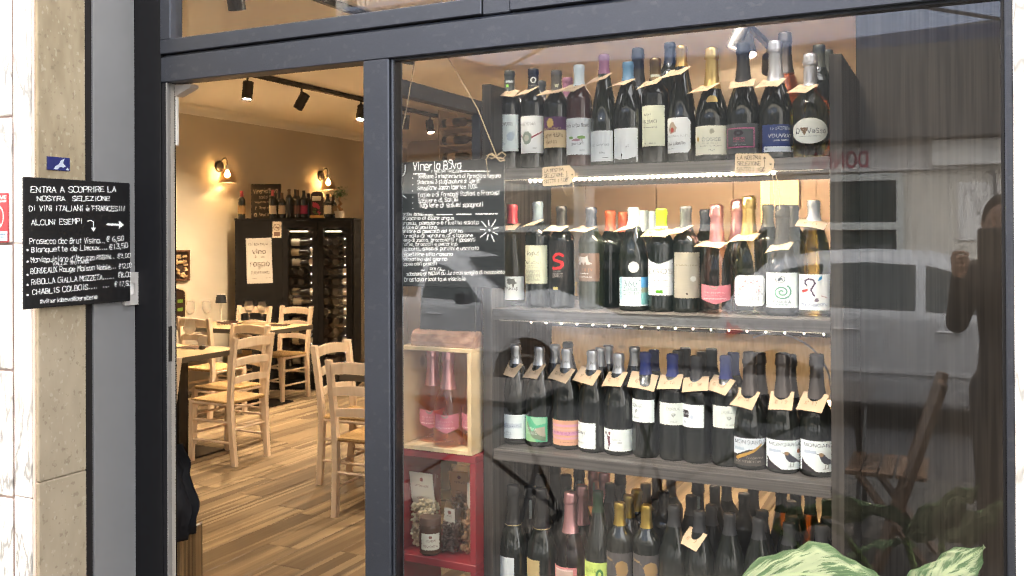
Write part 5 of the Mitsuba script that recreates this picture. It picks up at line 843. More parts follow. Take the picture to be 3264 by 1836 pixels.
for i in range(260):
    c = np.array([R.gauss(.0, .042), R.gauss(0, .035), .265 + R.gauss(0, .030)]); a = trimesh.Trimesh([(-.009, 0, 0), (0, -.005, .002), (.011, 0, 0), (0, .005, .002)], [(0, 1, 2), (0, 2, 3)], process=False); a.apply_transform(trimesh.transformations.random_rotation_matrix(np.random.RandomState(i).rand(3))); lv.append(mv(a, *c))
tag(add(bo + '__foliage', cabtop(cat(lv), 1.08, .14), 'paper', (.05, .12, .03)), kind='stuff')

# wall lamps
def sconce(y, z, label, s=1.0):
    k = thing('wall_lamp', label, 'lamp'); x = -7.05
    add(k + '__plate', mv(rot(lathe([(0, 0), (.062, 0), (.062, 0), (.06, .016), (.04, .022), (0, .022)], 28), 90, (0, 1, 0)), x + .001, y, z + .02), 'satin', (.015, .013, .012), smooth=True)
    add(k + '__arm', tube([(x + .02, y, z + .05), (x + .05, y + .015, z + .105), (x + .09, y + .01, z + .11), (x + .115, y, z + .07), (x + .12, y, z + .0)], .006, 8), 'satin', (.05, .035, .02), smooth=True)
    add(k + '__socket', mv(lathe([(.0, .02), (.02, .02), (.02, .02), (.022, -.0), (.026, -.02), (.026, -.035), (0, -.035)][::-1], 20), x + .12, y, z + .01), 'metal', smooth=True)
    add(k + '__shade', mv(lathe([(.094, -.175), (.0925, -.15), (.085, -.115), (.070, -.075), (.05, -.045), (.03, -.028)], 32), x + .12, y, z + .02), 'smokeglass', smooth=True); add(k + '__rim', mv(lathe([(.093, -.176), (.0955, -.176), (.0955, -.170), (.093, -.170), (.093, -.176)], 32), x + .12, y, z + .02), 'satin', (.05, .03, .02), smooth=True)
    add(k + '__bulb', mv(lathe([(0, -.075), (.014, -.073), (.026, -.060), (.029, -.045), (.024, -.028), (.013, -.01), (.012, 0)], 20), x + .12, y, z - .025), 'paper', (.8, .8, .8), smooth=True, emitter=emit(30, 19, 8))
    return k
sconce(5.20, 2.335, 'left wall lamp with a smoky glass bell, lit'); sconce(6.92, 2.335, 'right wall lamp with a smoky glass bell, behind the bonsai, lit')
pf_ = thing('cork_frame', 'shallow dark frame filled with wine corks on the side wall', 'picture'); add(pf_ + '__frame', cat([cbox(-7.05, -7.01, 4.30, 4.755, 1.455, 1.475), cbox(-7.05, -7.01, 4.30, 4.755, 1.165, 1.185), cbox(-7.05, -7.01, 4.735, 4.755, 1.186, 1.454), cbox(-7.05, -7.01, 4.30, 4.32, 1.186, 1.454)]), 'satin', (.09, .04, .02)); add(pf_ + '__back', box(-7.05, -7.044, 4.32, 4.735, 1.185, 1.455), 'paper', (.05, .03, .02))
R = random.Random(5)
for i in range(90):
    m = trimesh.creation.cylinder(.011, .042, sections=8); m.apply_transform(trimesh.transformations.euler_matrix(R.uniform(0, 3), R.uniform(1.2, 1.9), R.uniform(0, 3))); add(pf_ + '__cork', mv(m, -7.025 - R.uniform(0, .004), R.uniform(4.34, 4.715), R.uniform(1.205, 1.435)), 'paper', np.array([.52, .36, .20]) * R.uniform(.7, 1.2))
ap = thing('arched_picture', 'arched dark picture of green bottles low on the side wall', 'picture'); apg = Polygon([(4.30, .80), (4.708, .80), (4.708, 1.04)] + [(4.504 + .204 * math.cos(a), 1.04 + .05 * math.sin(a)) for a in np.linspace(.1, math.pi, 14)]); add(ap + '__panel', side(extr(apg, .012), -7.048, 0, 0), 'satin', (.03, .016, .010))
add(ap + '__print', cat([side(shape2(sbox(4.34 + .09 * i, .86 + .085 * j, 4.41 + .09 * i, .895 + .085 * j)), -7.0355, 0, 0) for i in range(4) for j in range(2)]), 'paper', (.12, .20, .03)); add(ap + '__frame', side(extr(apg.buffer(.02).difference(apg), .02), -7.049, 0, 0), 'satin', (.60, .50, .36))

# ceiling tracks and spots
def track(x, y0, y1, label): return tag(add('ceiling_track', cbox(x - .018, x + .018, y0, y1, 2.915, 2.955), 'satin', (.016, .015, .015)), label, 'track')
track(-5.19, 3.0, 6.60, 'black ceiling track over the tables, seen through the doorway'); track(-1.19, 3.3, 4.5, 'black ceiling track above the display shelf')
def spot(x, y, aim, label, power=22.0, cut=34, glow=14.0):
    k = thing('track_spotlight', label, 'spotlight'); o = np.array([x, y, 2.915]); d = np.array(aim, float) - o; d /= np.linalg.norm(d); c = o + [0, 0, -.115]
    add(k + '__stem', tube([o, o + [0, 0, -.07]], .009, 8), 'satin', (.016, .015, .015), smooth=True)
    M = trimesh.geometry.align_vectors([0, 0, 1], d); M[:3, 3] = c
    m = lathe([(0, -.075), (.043, -.075), (.043, -.075), (.043, .075), (.043, .075), (.039, .075), (.036, .055)], 26); m.apply_transform(M); add(k + '__can', m, 'satin', (.020, .018, .017), smooth=True)
    e = lathe([(.036, .060), (0, .060)], 24); e.apply_transform(M); scene[num(k + '__lens')] = mikit.ply(e, 'paper', color=np.full((len(e.vertices), 3), .8), emitter=emit(glow * .6, glow * .48, glow * .33))
    if power:
        p = c + d * .085; scene[num(k + '__beam')] = {'type': 'spot', 'to_world': T().look_at(origin=p.tolist(), target=(p + d).tolist(), up=[0, .1, 1] if abs(d[2]) < .9 else [1, 0, 0]), 'intensity': {'type': 'rgb', 'value': [power * .088, power * .088 * .76, power * .088 * .50]}, 'cutoff_angle': cut, 'beam_width': cut * .45}
spot(-5.22, 3.62, (-5.1, 3.2, .7), 'lit spotlight nearest the door head on the tables track', 16); spot(-5.20, 4.28, (-6.6, 4.2, .9), 'spotlight turned away on the tables track, second from the door', 26, 44); spot(-5.19, 5.16, (-4.9, 4.2, .4), 'lit spotlight at the right edge of the doorway', 22)
spot(-5.19, 5.95, (-5.6, 6.2, .5), 'spotlight on the track seen left of the shelf through the tinted door glass', 14); spot(-5.19, 6.45, (-4.2, 5.6, .2), 'lit spotlight at the track end seen through the tinted door glass', 20)
spot(-1.19, 3.42, (-2.3, 3.0, 0), 'lit spotlight at the left end of the track above the shelf', 20); spot(-1.19, 3.72, (-.4, 2.6, .2), 'lit spotlight on the track above the shelf, middle', 20); spot(-1.19, 4.40, (-1.7, 6.5, 1.5), 'black spotlight beside the silver foil bottle on the track above the shelf', 30, 48)
# two spots over the doorway floor, on a track hidden by the door head
track(-3.2, .9, 3.4, 'black ceiling track above the doorway, hidden by the door head')
spot(-3.2, 1.3, (-3.6, 2.4, 0), 'spotlight near the door on the hidden track above the doorway floor', 7, 44); spot(-3.2, 2.9, (-4.0, 3.4, 0), 'spotlight further in on the hidden track above the doorway floor', 7, 44)
ll = thing('linear_lamp', 'long white linear lamp on the ceiling above the top shelf', 'lamp'); add(ll + '__tube', cbox(-1.95, -.98, 3.18, 3.23, 2.925, 2.953, .004), 'paper', (.8, .8, .8), emitter=emit(9, 8, 6.4)); add(ll + '__end_cap', cbox(-.978, -.93, 3.18, 3.23, 2.92, 2.954), 'satin', (.6, .58, .55))
vent = thing('ceiling_vent', 'small plaster vent grille on the ceiling above the first spotlight', 'vent'); add(vent + '__grille', cat([box(-5.95, -5.6, 3.66 + .03 * i, 3.675 + .03 * i, 2.948, 2.9585) for i in range(5)]), 'ceilingpaint')

# back bar, seen between the bottles
bar = thing('bar_counter', 'pale wood bar counter with a dark top behind the bottle shelf', 'counter')
add(bar + '__top', cbox(-3.35, -.55, 4.75, 5.45, .86, .90), 'satin', (.03, .025, .022)); add(bar + '__front', cbox(-3.30, -.60, 4.80, 4.83, .10, .8595), 'pine'); add(bar + '__front', cbox(-3.30, -.60, 4.80, 4.83, .012, .0985), 'satin', (.03, .025, .022)); add(bar + '__side', cbox(-3.30, -3.27, 4.831, 5.4, .01, .8595), 'pine')
bwl = thing('back_cupboard', 'tall brown cupboard wall behind the bar counter', 'cupboard')
for x0 in (-3.4, -2.65, -1.9, -1.15, -.4): add(bwl + '__door', cbox(x0 + .004, x0 + .746, 6.50, 6.53, .05, 2.28, .004), 'brownwall'); add(bwl + '__handle', cbox(x0 + .66, x0 + .675, 6.48, 6.497, 1.1, 1.35), 'metal')
add(bwl + '__body', box(-3.4, .35, 6.531, 7.0, 0, 2.30), 'brownwall')
rk = thing('wine_rack', 'open wooden rack with lying bottles behind the left shelf upright', 'rack')
for z in (2.10, 2.24, 2.38, 2.52): add(rk + '__shelf', cbox(-3.75, -3.05, 4.20, 4.50, z - .06, z - .045), 'oak')
for x in (-3.76, -3.05): add(rk + '__side', cbox(x, x + .015, 4.20, 4.50, .0, 2.62), 'oak')
for i in range(4):
    for j in range(2):
        k = thing('lying_bottle', f'dark bottle lying {NTH[j]} from right in row {NTH[3 - i]} down of the open wooden rack', 'wine bottle', 'wine bottles lying in the open rack'); r2, n2, pf, c0 = profile('bx', .30)
        def lay2(m): return mv(rz(rot(m, 90, (0, 1, 0)), 6 - 5 * i), -3.40 - .33 * j, 4.25, 2.10 + .14 * i - .045 + .0385)
        add(k + '__glass', lay2(lathe(pf + [(0, .294)], 20)), 'darkglass', (.010, .009, .009), smooth=True); add(k + '__label', lay2(lathe([(.0382, .045), (.0382, .115)], 20)), 'paper', (.50, .36, .22), smooth=True)
lt = thing('laptop', 'open dark laptop with a glowing fruit emblem on the bar counter', 'laptop'); add(lt + '__lid', rot(cbox(-1.46, -1.14, 4.93, 4.938, .905, 1.12), -12, (1, 0, 0), (0, 4.93, .905)), 'satin', (.015, .015, .016)); add(lt + '__base', cbox(-1.46, -1.14, 4.94, 5.16, .9005, .912), 'satin', (.03, .03, .03))
ap_ = unary_union([blob(-.008, 0, .013, .017, 16), blob(.008, 0, .013, .017, 16)]).difference(Point(.024, .003).buffer(.009)).union(blob(.004, .024, .004, .007, 10)); add(lt + '__emblem', rot(front(extr(ap_, .001), -1.30, 4.929, 1.03), -12, (1, 0, 0), (0, 4.93, .905)), 'paper', (.7, .6, .42), emitter=emit(1.2, 1.0, .7))
yp = thing('menu_stand', 'tall lit yellow panel with an orange box on the bar behind the shelf', 'panel'); add(yp + '__panel', cbox(-1.37, -1.30, 5.05, 5.07, .901, 2.20), 'paper', (.72, .52, .24)); add(yp + '__box', cbox(-1.295, -1.08, 5.02, 5.12, 1.80, 2.12), 'paper', (.42, .28, .14))
for i in range(5):
    k = thing('bar_bottle', f'sparkling bottle with gold foil, {NTH[i]} from left on the bar counter', 'wine bottle', 'bottles standing on the bar counter'); r2, n2, pf, c0 = profile('ch', .31); x, y = -2.9 + i * .105, 5.0 + .06 * (i % 2); add(k + '__glass', mv(lathe(pf + [(0, .306)], 22), x, y, .9005), 'darkglass', (.01, .014, .008), smooth=True); add(k + '__capsule', mv(cap_mesh('ch', .31, n2, c0, True, pf), x, y, .9005), 'foil', (.70, .50, .18), smooth=True)
hoop = thing('gold_hoop', 'thin gold wire hoop lamp beside the right end of the shelf', 'lamp'); add(hoop + '__wire', tube([(-.50 + .16 * math.cos(a), .70, 1.14 + .16 * math.sin(a)) for a in np.linspace(-.7, 2.0, 24)], .003, 6), 'metal', smooth=True); add(hoop + '__tip', mv(trimesh.creation.icosphere(2, .008), -.345, .70, 1.10), 'paper', (.8, .8, .8), emitter=emit(12, 8, 4))
# bin and jacket inside the door
bn = thing('umbrella_bin', 'striped brown bin inside the doorway under the black jacket', 'bin'); add(bn + '__body', cbox(-2.93, -2.725, .47, .60, .001, .46, .006), 'bin')
jk = thing('jacket', 'black jacket draped over the bin just inside the doorway', 'jacket')
G = 26; V = []; f = []
for i in range(G):
    t = i / (G - 1); z = .785 - .395 * t
    wr = np.interp(t, [0, .12, .32, .55, .62, .80, .93, 1], [-2.732, -2.738, -2.736, -2.655, -2.640, -2.650, -2.675, -2.74]); yl = .42
    for j in range(20):
        u = j / 19; x = -3.02 + (wr + 3.02) * u; y = .50 - .05 * math.sin(u * 3.0) + .045 * (meshkit.noise(np.array([[u * 7, t * 4, 1.0]]))[0] - .5) * 2 + .014 * math.sin(u * 26 + t * 7); V.append((x, y - .06 * (1 - abs(u - .6)), z + .03 * u * (t > .9)))
for i in range(G - 1):
    for j in range(19): q = i * 20 + j; f += [(q, q + 20, q + 21), (q, q + 21, q + 1)]
fm = trimesh.Trimesh(np.array(V), np.array(f), process=False); bm = mv(fm, -.03, .07, 0); bm.faces = bm.faces[:, ::-1]
add(jk + '__cloth', cat([fm, bm]), 'paper', (.014, .015, .020), smooth=True)

# ================================================================== the street, seen in the window
struct('pavement', box(-40, 40, -4.45, .06, -.30, -.02), 'pavestone')
struct('road', box(-40, 40, -9.0, -4.45, -.30, -.06), 'asphalt'); struct('far_pavement', box(-40, 40, -60, -9.0, -.30, -.02), 'pavestone')
def car(X, Y, label):
    k = thing('parked_car', label, 'car', 'silver cars parked along the kerb'); z0 = -.06
    # stations along the length (x, from the tail): half width, bottom, waist, top height, top half width
    st = [(0.00, .60, .42, .80, .82, .50), (.06, .72, .30, .92, 1.02, .60), (.20, .79, .24, .99, 1.20, .60), (.45, .82, .22, 1.00, 1.42, .58), (.85, .83, .20, 1.00, 1.50, .58), (1.30, .83, .19, .99, 1.52, .585), (1.80, .83, .19, .98, 1.50, .58), (2.15, .83, .19, .97, 1.42, .57),
          (2.45, .83, .19, .96, 1.24, .59), (2.75, .83, .19, .95, 1.06, .64), (3.00, .82, .20, .89, .97, .66), (3.30, .80, .22, .79, .88, .62), (3.55, .74, .26, .68, .77, .54), (3.68, .60, .34, .57, .63, .42)]
    V = []; n = 19
    for x, w, zb, zw, zt, wt in st:
        half = [(0, zb), (w * .8, zb), (w * .97, zb + .08), (w, (zb + zw) / 2 + .05), (w * .99, zw - .06), (w * .965, zw), ((w * .93 + wt) / 2, (zw + zt) / 2 + .01), (wt * 1.02, zt - .06 * min(1, (zt - zw) * 4)), (wt * .75, zt), (0, zt + .012)]
        V += [(x, y, z) for y, z in half] + [(x, -y, z) for y, z in half[-2:0:-1]]
    n = 18; V = np.array(V); f = []
    for i in range(len(st) - 1):
        for j in range(n): a, b = i * n + j, i * n + (j + 1) % n; f += [(a, b + n, b), (a, a + n, b + n)]
    for j in range(1, n - 1): f += [(0, j, j + 1), ((len(st) - 1) * n, (len(st) - 1) * n + j + 1, (len(st) - 1) * n + j)]
    A = np.eye(4); A[:3, 3] = (X, Y, z0)
    def put(nm, m, mat, col=None, **kw): m = m.copy(); m.apply_transform(A); return add(k + '__' + nm, m, mat, col, **kw)
    m = trimesh.Trimesh(V, np.array(f), process=False); m.invert() if m.volume < 0 else None
    put('body', m, 'carpaint', smooth=True)
    def wside(pts, s, off=.006):    # side glass: (x, t) with t from 0 at the waist to 1 at the roof
        xs = [q[0] for q in st]; P = []
        for x, t in pts:
            w, zw, zt, wt = (np.interp(x, xs, [q[i] for q in st]) for i in (1, 3, 4, 5)); pa, pb, pc = np.array([w * .965, zw]), np.array([(w * .93 + wt) / 2, (zw + zt) / 2 + .01]), np.array([wt * 1.02, zt - .06 * min(1, (zt - zw) * 4)])
            q = pa + (pb - pa) * t * 2 if t < .5 else pb + (pc - pb) * (t - .5) * 2; P.append((x, s * (q[0] + off), q[1] + off * .3))
        c = np.mean(P, 0); P = np.array(P + [tuple(c)]); n_ = len(P) - 1; return trimesh.Trimesh(P, [(i, (i + 1) % n_, n_) if s > 0 else ((i + 1) % n_, i, n_) for i in range(n_)], process=False)
    for s in (1, -1):
        for pts in ([(.42, .12), (.95, .08), (.95, .88), (.60, .86)], [(1.02, .08), (1.32, .08), (1.70, .08), (1.70, .88), (1.30, .90), (1.02, .89)], [(1.78, .08), (2.2, .08), (2.50, .1), (2.22, .62), (2.0, .84), (1.78, .88)]):
            fine = [tuple(np.array(a) + (np.array(b) - np.array(a)) * t) for a, b in zip(pts, pts[1:] + pts[:1]) for t in (0, .25, .5, .75)]; put('side_window', wside(fine, s), 'gloss', (.035, .045, .045))
        put('rub_strip', cbox(.9, 2.75, s * .835 - .008, s * .835 + .008, .50, .535), 'satin', (.45, .46, .47))
        for x in (1.15, 1.95): put('door_handle', tube([(x - .09, s * .828, .86), (x - .06, s * .862, .862), (x + .06, s * .862, .862), (x + .09, s * .828, .86)], .013, 8), 'metal', smooth=True)
        put('mirror', hull([(2.35 + a, s * (.86 + b), 1.03 + c) for a in (-.03, .07) for b in (0, .17) for c in (-.05, .06)]), 'satin', (.03, .03, .033))
        for x in (.62, 3.02):
            put('wheel_arch', mv(rot(lathe([(.0, 0), (.36, 0), (.36, .012)], 32), -90 * s, (1, 0, 0)), x, s * .822, .30), 'satin', (.012, .012, .012))
            wk = put('wheel', mv(rot(lathe([(.0, .0), (.19, .0), (.20, -.012), (.21, .012), (.29, .016), (.30, 0), (.30, -.14), (0, -.14)][::-1], 32), -90 * s, (1, 0, 0)), x, s * .832, .30), 'satin', (.02, .02, .02))
            add(wk + '__rim', (lambda m: (m.apply_transform(A), m)[1])(cat([mv(rot(rot(cbox(-.022, .022, .03, .19, .0, .014), 72 * q, (0, 0, 1)), -90 * s, (1, 0, 0)), x, s * .836, .30) for q in range(5)] + [mv(rot(lathe([(.17, .0), (.195, .0), (.20, .015), (.175, .015), (.17, 0)], 32), -90 * s, (1, 0, 0)), x, s * .836, .30)])), 'metal')
        put('headlight', mv(rz(hull([(a, s * b, c) for a, b, c in ((3.62, .50, .60), (3.50, .68, .58), (3.28, .775, .68), (3.18, .775, .75), (3.36, .70, .76), (3.55, .56, .70), (3.66, .50, .62))]), 0), .012, s * .02, .012), 'gloss', (.55, .57, .60))
        put('tail_light', mv(hull([(a, s * b, c) for a, b, c in ((.04, .60, .74), (.16, .77, .74), (.30, .80, .80), (.14, .72, .95), (.06, .60, .92))]), -.01, s * .018, 0), 'gloss', (.45, .03, .03))
        put('fog_light', mv(rot(lathe([(0, .0), (.05, 0), (.055, .015), (0, .02)][::1], 16), 90, (0, 1, 0)), 3.56, s * .52, .36), 'gloss', (.5, .5, .5))
    put('windscreen', trimesh.Trimesh([(2.18, -.50, 1.44), (2.18, .50, 1.44), (2.74, .62, 1.085), (2.74, -.62, 1.085)], [(0, 2, 1), (0, 3, 2)], process=False), 'gloss', (.035, .045, .045))
    return k
car(-2.02, -6.85, 'silver parked car reflected behind the right half of the window, tail lamp behind the bottles'); car(-6.85, -6.80, 'silver parked car reflected at the left of the window, headlight beside the menu board')

ob = thing('opposite_building', 'pale building across the street with a shop sign and balconies, seen in the window reflection', 'building')
OY = -10.6
def fx(x0, x1, z0, z1, y0, y1): return cbox(x0, x1, OY + y0, OY + y1, z0, z1, .006)
add(ob + '__wall', box(-9.6, 22, OY - 6, OY, -.1, 9.0), 'paper', (.66, .63, .57)); 
for i in range(-8, 9):
    for j, (za, zb) in enumerate(((.0, .75), (.77, 1.5), (1.52, 2.25))): 
        x0 = i * 1.15 + (.3 if j % 2 else 0); 
        if not (-9.9 < x0 < -.7): add(ob + '__panel', fx(x0, x0 + 1.135, za, zb, 0, .03), 'marble')
add(ob + '__awning', fx(-9.6, -2.9, 2.90, 4.25, .0, .45), 'satin', (.040, .042, .046)); add(ob + '__awning', fx(-2.89, 6, 2.80, 4.25, .0, .5), 'satin', (.045, .048, .052))
sb = add(ob + '__sign', fx(-2.9, .1, 2.42, 2.74, .03, .10), 'paper', (.62, .61, .60)); add(ob + '__light_panel', fx(-.28, .75, 2.46, 2.78, .1, .22), 'paper', (.70, .70, .68))
add(sb + '__lettering', basis(printed('DONNA', 0, 0, .21, .72, True, .004), (-1.40, OY + .102, 2.48), (-1, 0, 0), (0, 0, 1)), 'paper', (.36, .09, .12))
for x0, x1 in ((-2.0, -.62), (-4.95, -2.25), (-9.2, -5.1)):
    w = add(ob + '__window', cat([fx(x0, x1, .3, .42, .0, .06), fx(x0, x1, 2.3, 2.4, .0, .06), fx(x0, x0 + .09, .42, 2.3, .0, .06), fx(x1 - .09, x1, .42, 2.3, .0, .06), fx(x0, x1, 1.66, 1.76, 0, .06)]), 'paper', (.55, .57, .55)); add(w + '__glass', box(x0, x1, OY + .002, OY + .012, .3, 2.4), 'gloss', (.045, .06, .057)); add(w + '__display', cat([fx(x0 + .2 + .28 * i, x0 + .40 + .28 * i, 1.1 + .25 * j, 1.22 + .25 * j, .012, .03) for i in range(4) for j in range(2)]), 'paper', (.10, .11, .11))
add(ob + '__cornice', fx(-9.6, 8, 4.55, 4.9, 0, .55), 'paper', (.74, .74, .71)); add(ob + '__pipe', tube([(.4, OY + .08, 2.4), (.44, OY + .08, 1.9), (.52, OY + .08, 1.5), (.70, OY + .08, 1.2)], .02, 8), 'satin', (.12, .12, .12))
for i, x in enumerate(np.arange(-8.6, 7.0, 2.6)):
    add(ob + '__balcony', fx(x, x + 1.9, 4.9, 5.0, .0, 1.0), 'paper', (.72, .67, .58))
    add(ob + '__railing', cat([fx(x + .02 + .09 * q, x + .035 + .09 * q, 5.0, 5.9, .96, .98) for q in range(21)] + [fx(x, x + 1.9, 5.9, 5.94, .94, 1.0)]), 'satin', (.10, .08, .06))
    w = add(ob + '__window', fx(x + .3, x + 1.6, 5.0, 7.3, .0, .05), 'paper', (.62, .60, .55)); add(w + '__shutter', cat([fx(x + .36, x + 1.54, 5.1 + .1 * q, 5.17 + .1 * q, .05, .07) for q in range(21)]), 'paper', (.30, .24, .14) if i % 2 else (.42, .36, .26))
    add(ob + '__window_frame', fx(x + .3, x + 1.6, 7.7, 9.2, .0, .06), 'gloss', (.16, .18, .18))
for i in range(20):
    for j in range(4): add(ob + '__course', fx(-9.5 + i * 1.0 + (.5 if j % 2 else 0), -9.5 + i * 1.0 + .98 + (.5 if j % 2 else 0), 7.35 + j * .5, 7.83 + j * .5, 0, .025), 'paper', (.66, .55, .38))
nb = thing('dark_building', 'dark brown building further left across the street', 'building'); add(nb + '__wall', box(-42, -9.65, OY - 6, OY + .2, -.1, 11), 'paper', (.055, .048, .042)); 
for i in range(9):
    for j in range(3): add(nb + '__window', fx(-40 + i * 3.3, -38.6 + i * 3.3, 1.0 + 3.3 * j, 3.0 + 3.3 * j, .2, .23), 'gloss', (.03, .035, .04))
# parasol
ps = thing('parasol', 'blue fabric parasol over the street tables, seen in the window reflection', 'parasol')
pc = np.array([-1.2, -2.3]); hz, ez, hw, hy = 2.98, 2.72, 1.5, .85; Gn = 20; V, f = [], []
for i in range(Gn + 1):
    for j in range(Gn + 1):
        u, v = i / Gn * 2 - 1, j / Gn * 2 - 1; m_ = max(abs(u), abs(v)); d_ = abs(abs(u) - abs(v)); V.append((pc[0] + u * hw, pc[1] + v * hy, hz - (hz - ez) * m_ - .07 * d_ * m_ ))
for i in range(Gn):
    for j in range(Gn): q = i * (Gn + 1) + j; f += [(q, q + Gn + 1, q + Gn + 2), (q, q + Gn + 2, q + 1)]
scene['awningcloth'] = {'type': 'principledthin', 'base_color': rgb(.30, .38, .55), 'roughness': .8, 'diff_trans': 1.0, 'spec_trans': 0.0}
add(ps + '__canopy', trimesh.Trimesh(np.array(V), np.array(f), process=False), 'awningcloth', smooth=True)
add(ps + '__valance', cat([cbox(pc[0] - hw, pc[0] + hw, pc[1] + s * hy - .003, pc[1] + s * hy + .003, ez - .10, ez - .02) for s in (-1, 1)] + [cbox(pc[0] + s * hw - .003, pc[0] + s * hw + .003, pc[1] - hy + .004, pc[1] + hy - .004, ez - .10, ez - .02) for s in (-1, 1)]), 'paper', (.12, .17, .28))
add(ps + '__pole', tube([(-3.25, -2.3, -.02), (-3.25, -2.3, 3.05), (-3.1, -2.3, 3.12), (pc[0], pc[1], 3.03)], .028, 12), 'satin', (.05, .05, .05), smooth=True); add(ps + '__base', cbox(-3.6, -2.9, -2.65, -1.95, -.019, .06), 'paper', (.15, .15, .15))
for sx, sy in ((-1, -1), (1, -1), (1, 1), (-1, 1)): add(ps + '__rib', tube([(pc[0], pc[1], hz - .05), (pc[0] + sx * hw * .98, pc[1] + sy * hy * .98, ez - .03)], .010, 6), 'satin', (.06, .06, .06), smooth=True)
# street tables with crossed legs
def bar3(a, b, w=.03): return tube([a, b], w / 2, 4)
def street_table(x0, x1, y0, y1, label):
    k = thing('street_table', label, 'table'); z = .72
    add(k + '__top', cbox(x0, x1, y0, y1, z, z + .03, .004), 'satin', (.06, .06, .065))
    for x in (x0 + .06, x1 - .06):
        add(k + '__leg', cat([bar3((x, y0 + .04, -.02), (x, y1 - .04, z)), bar3((x, y1 - .04, -.02), (x, y0 + .04, z))]), 'satin', (.012, .012, .012)); add(k + '__foot', cat([bar3((x, y0 + .02, -.005), (x, y1 - .02, -.005)), bar3((x, y0 + .02, z - .015), (x, y1 - .02, z - .015))]), 'satin', (.012, .012, .012))
    add(k + '__leg', cat([bar3((x0 + .06, y0 + .05, 0), (x1 - .06, y0 + .05, z - .02)), bar3((x1 - .06, y0 + .05, 0), (x0 + .06, y0 + .05, z - .02))]), 'satin', (.012, .012, .012))
street_table(-1.75, -.42, -3.45, -2.75, 'dark street table with crossed black legs, right one in the reflection'); street_table(-3.3, -2.02, -2.72, -2.0, 'dark street table with crossed black legs, left one in the reflection')
fc = thing('folding_chair', 'brown wooden folding chair at the street table, seen in the reflection at the right', 'chair'); FB = (.15, .09, .055)
for y in (-2.92, -2.52):
    add(fc + '__post', bar3((-.36, y, -.02), (-.07, y, .90), .06), 'satin', FB); add(fc + '__leg', bar3((-.10, y + .01, -.02), (-.44, y + .01, .44), .04), 'satin', FB)
for i in range(5): add(fc + '__slat', cbox(-.50 + i * .075, -.435 + i * .075, -2.94, -2.50, .435, .455), 'satin', FB)
for i in range(3): add(fc + '__slat', rot(cbox(-.016, .008, -2.91, -2.53, 0, .07), 17, (0, 1, 0)).apply_translation((-.155 + i * .03, 0, .60 + i * .10)), 'satin', FB)
# the person holding the phone beside the lens
pe = thing('person', 'dark clothed person holding up a phone in front of the shop window', 'person')
bx_, by_ = .23, -2.46
J = {'pel': ((bx_, by_, .95), .155), 'wai': ((bx_, by_, 1.12), .145), 'che': ((bx_, by_, 1.32), .165), 'shl': ((bx_ - .17, by_, 1.42), .065), 'shr': ((bx_ + .17, by_, 1.42), .065), 'nk': ((bx_, by_, 1.50), .055), 'ell': ((bx_ - .235, by_ + .07, 1.20), .048), 'wrl': ((bx_ - .225, by_ + .20, 1.42), .032),
     'elr': ((bx_ + .24, by_ + .08, 1.20), .048), 'wrr': ((bx_ + .06, by_ + .22, 1.42), .032), 'hpl': ((bx_ - .09, by_, .90), .10), 'hpr': ((bx_ + .09, by_, .90), .10), 'knl': ((bx_ - .10, by_ + .02, .50), .065), 'knr': ((bx_ + .10, by_ + .02, .50), .065), 'anl': ((bx_ - .10, by_, .09), .048), 'anr': ((bx_ + .10, by_, .09), .048), 'tol': ((bx_ - .11, by_ + .15, .03), .04), 'tor': ((bx_ + .11, by_ + .15, .03), .04)}
body = balls(J, [('pel', 'wai'), ('wai', 'che'), ('che', 'shl'), ('che', 'shr'), ('che', 'nk'), ('shl', 'ell'), ('ell', 'wrl'), ('shr', 'elr'), ('elr', 'wrr'), ('pel', 'hpl'), ('pel', 'hpr'), ('hpl', 'knl'), ('knl', 'anl'), ('hpr', 'knr'), ('knr', 'anr'), ('anl', 'tol'), ('anr', 'tor')], .03)
v = body.vertices; z = v[:, 2]; skin = (z > 1.47) & (np.abs(v[:, 0] - bx_) < .08); cloth = np.where((z < .95)[:, None], (.02, .02, .024), (.028, .024, .022)); cloth = np.where(skin[:, None], (.42, .27, .20), cloth)
add(pe + '__body', body, 'paper', cloth, smooth=True)
hd_ = trimesh.creation.icosphere(4); v = np.array(hd_.vertices); v *= [.074, .094, .115]; 
def bump(c, r, a, d):
    global v
    w = np.exp(-((v - c) ** 2).sum(1) / r ** 2)[:, None]; v = v + w * a * np.array(d)
bump((0, .095, -.015), .018, .024, (0, 1, -.2)); bump((.028, .088, .018), .016, -.010, (0, 1, 0)); bump((-.028, .088, .018), .016, -.010, (0, 1, 0)); bump((0, .08, -.085), .03, .010, (0, 1, -.3)); bump((.078, 0, 0), .02, .014, (1, -.4, 0)); bump((-.078, 0, 0), .02, .014, (-1, -.4, 0))
v += [bx_ - .05, by_ + .02, 1.645]; hd_.vertices = v; add(pe + '__head', hd_, 'paper', (.42, .27, .20), smooth=True)
hr_ = trimesh.creation.icosphere(3); q = np.array(hr_.vertices); q *= [.082, .100, .118]; q += .006 * (meshkit.noise(q * 90)[:, None] - .5); q[:, 1] = np.minimum(q[:, 1], .055 + .4 * (q[:, 2] - .03)); q += [bx_ - .05, by_ + .006, 1.662]; hr_.vertices = q; add(pe + '__hair', hr_, 'paper', (.03, .02, .015), smooth=True)
for nm, s in (('mouth', 0), ('eye', -1), ('eye', 1)):
    add(pe + '__' + nm, mv(trimesh.creation.icosphere(2, .008).apply_scale([1.0 if s else 2.2, .5, .6]), bx_ - .05 + s * .028, by_ + .02 + (.085 if s else .088), 1.663 if s else 1.592), 'paper', (.05, .035, .03) if s else (.30, .12, .10), smooth=True)
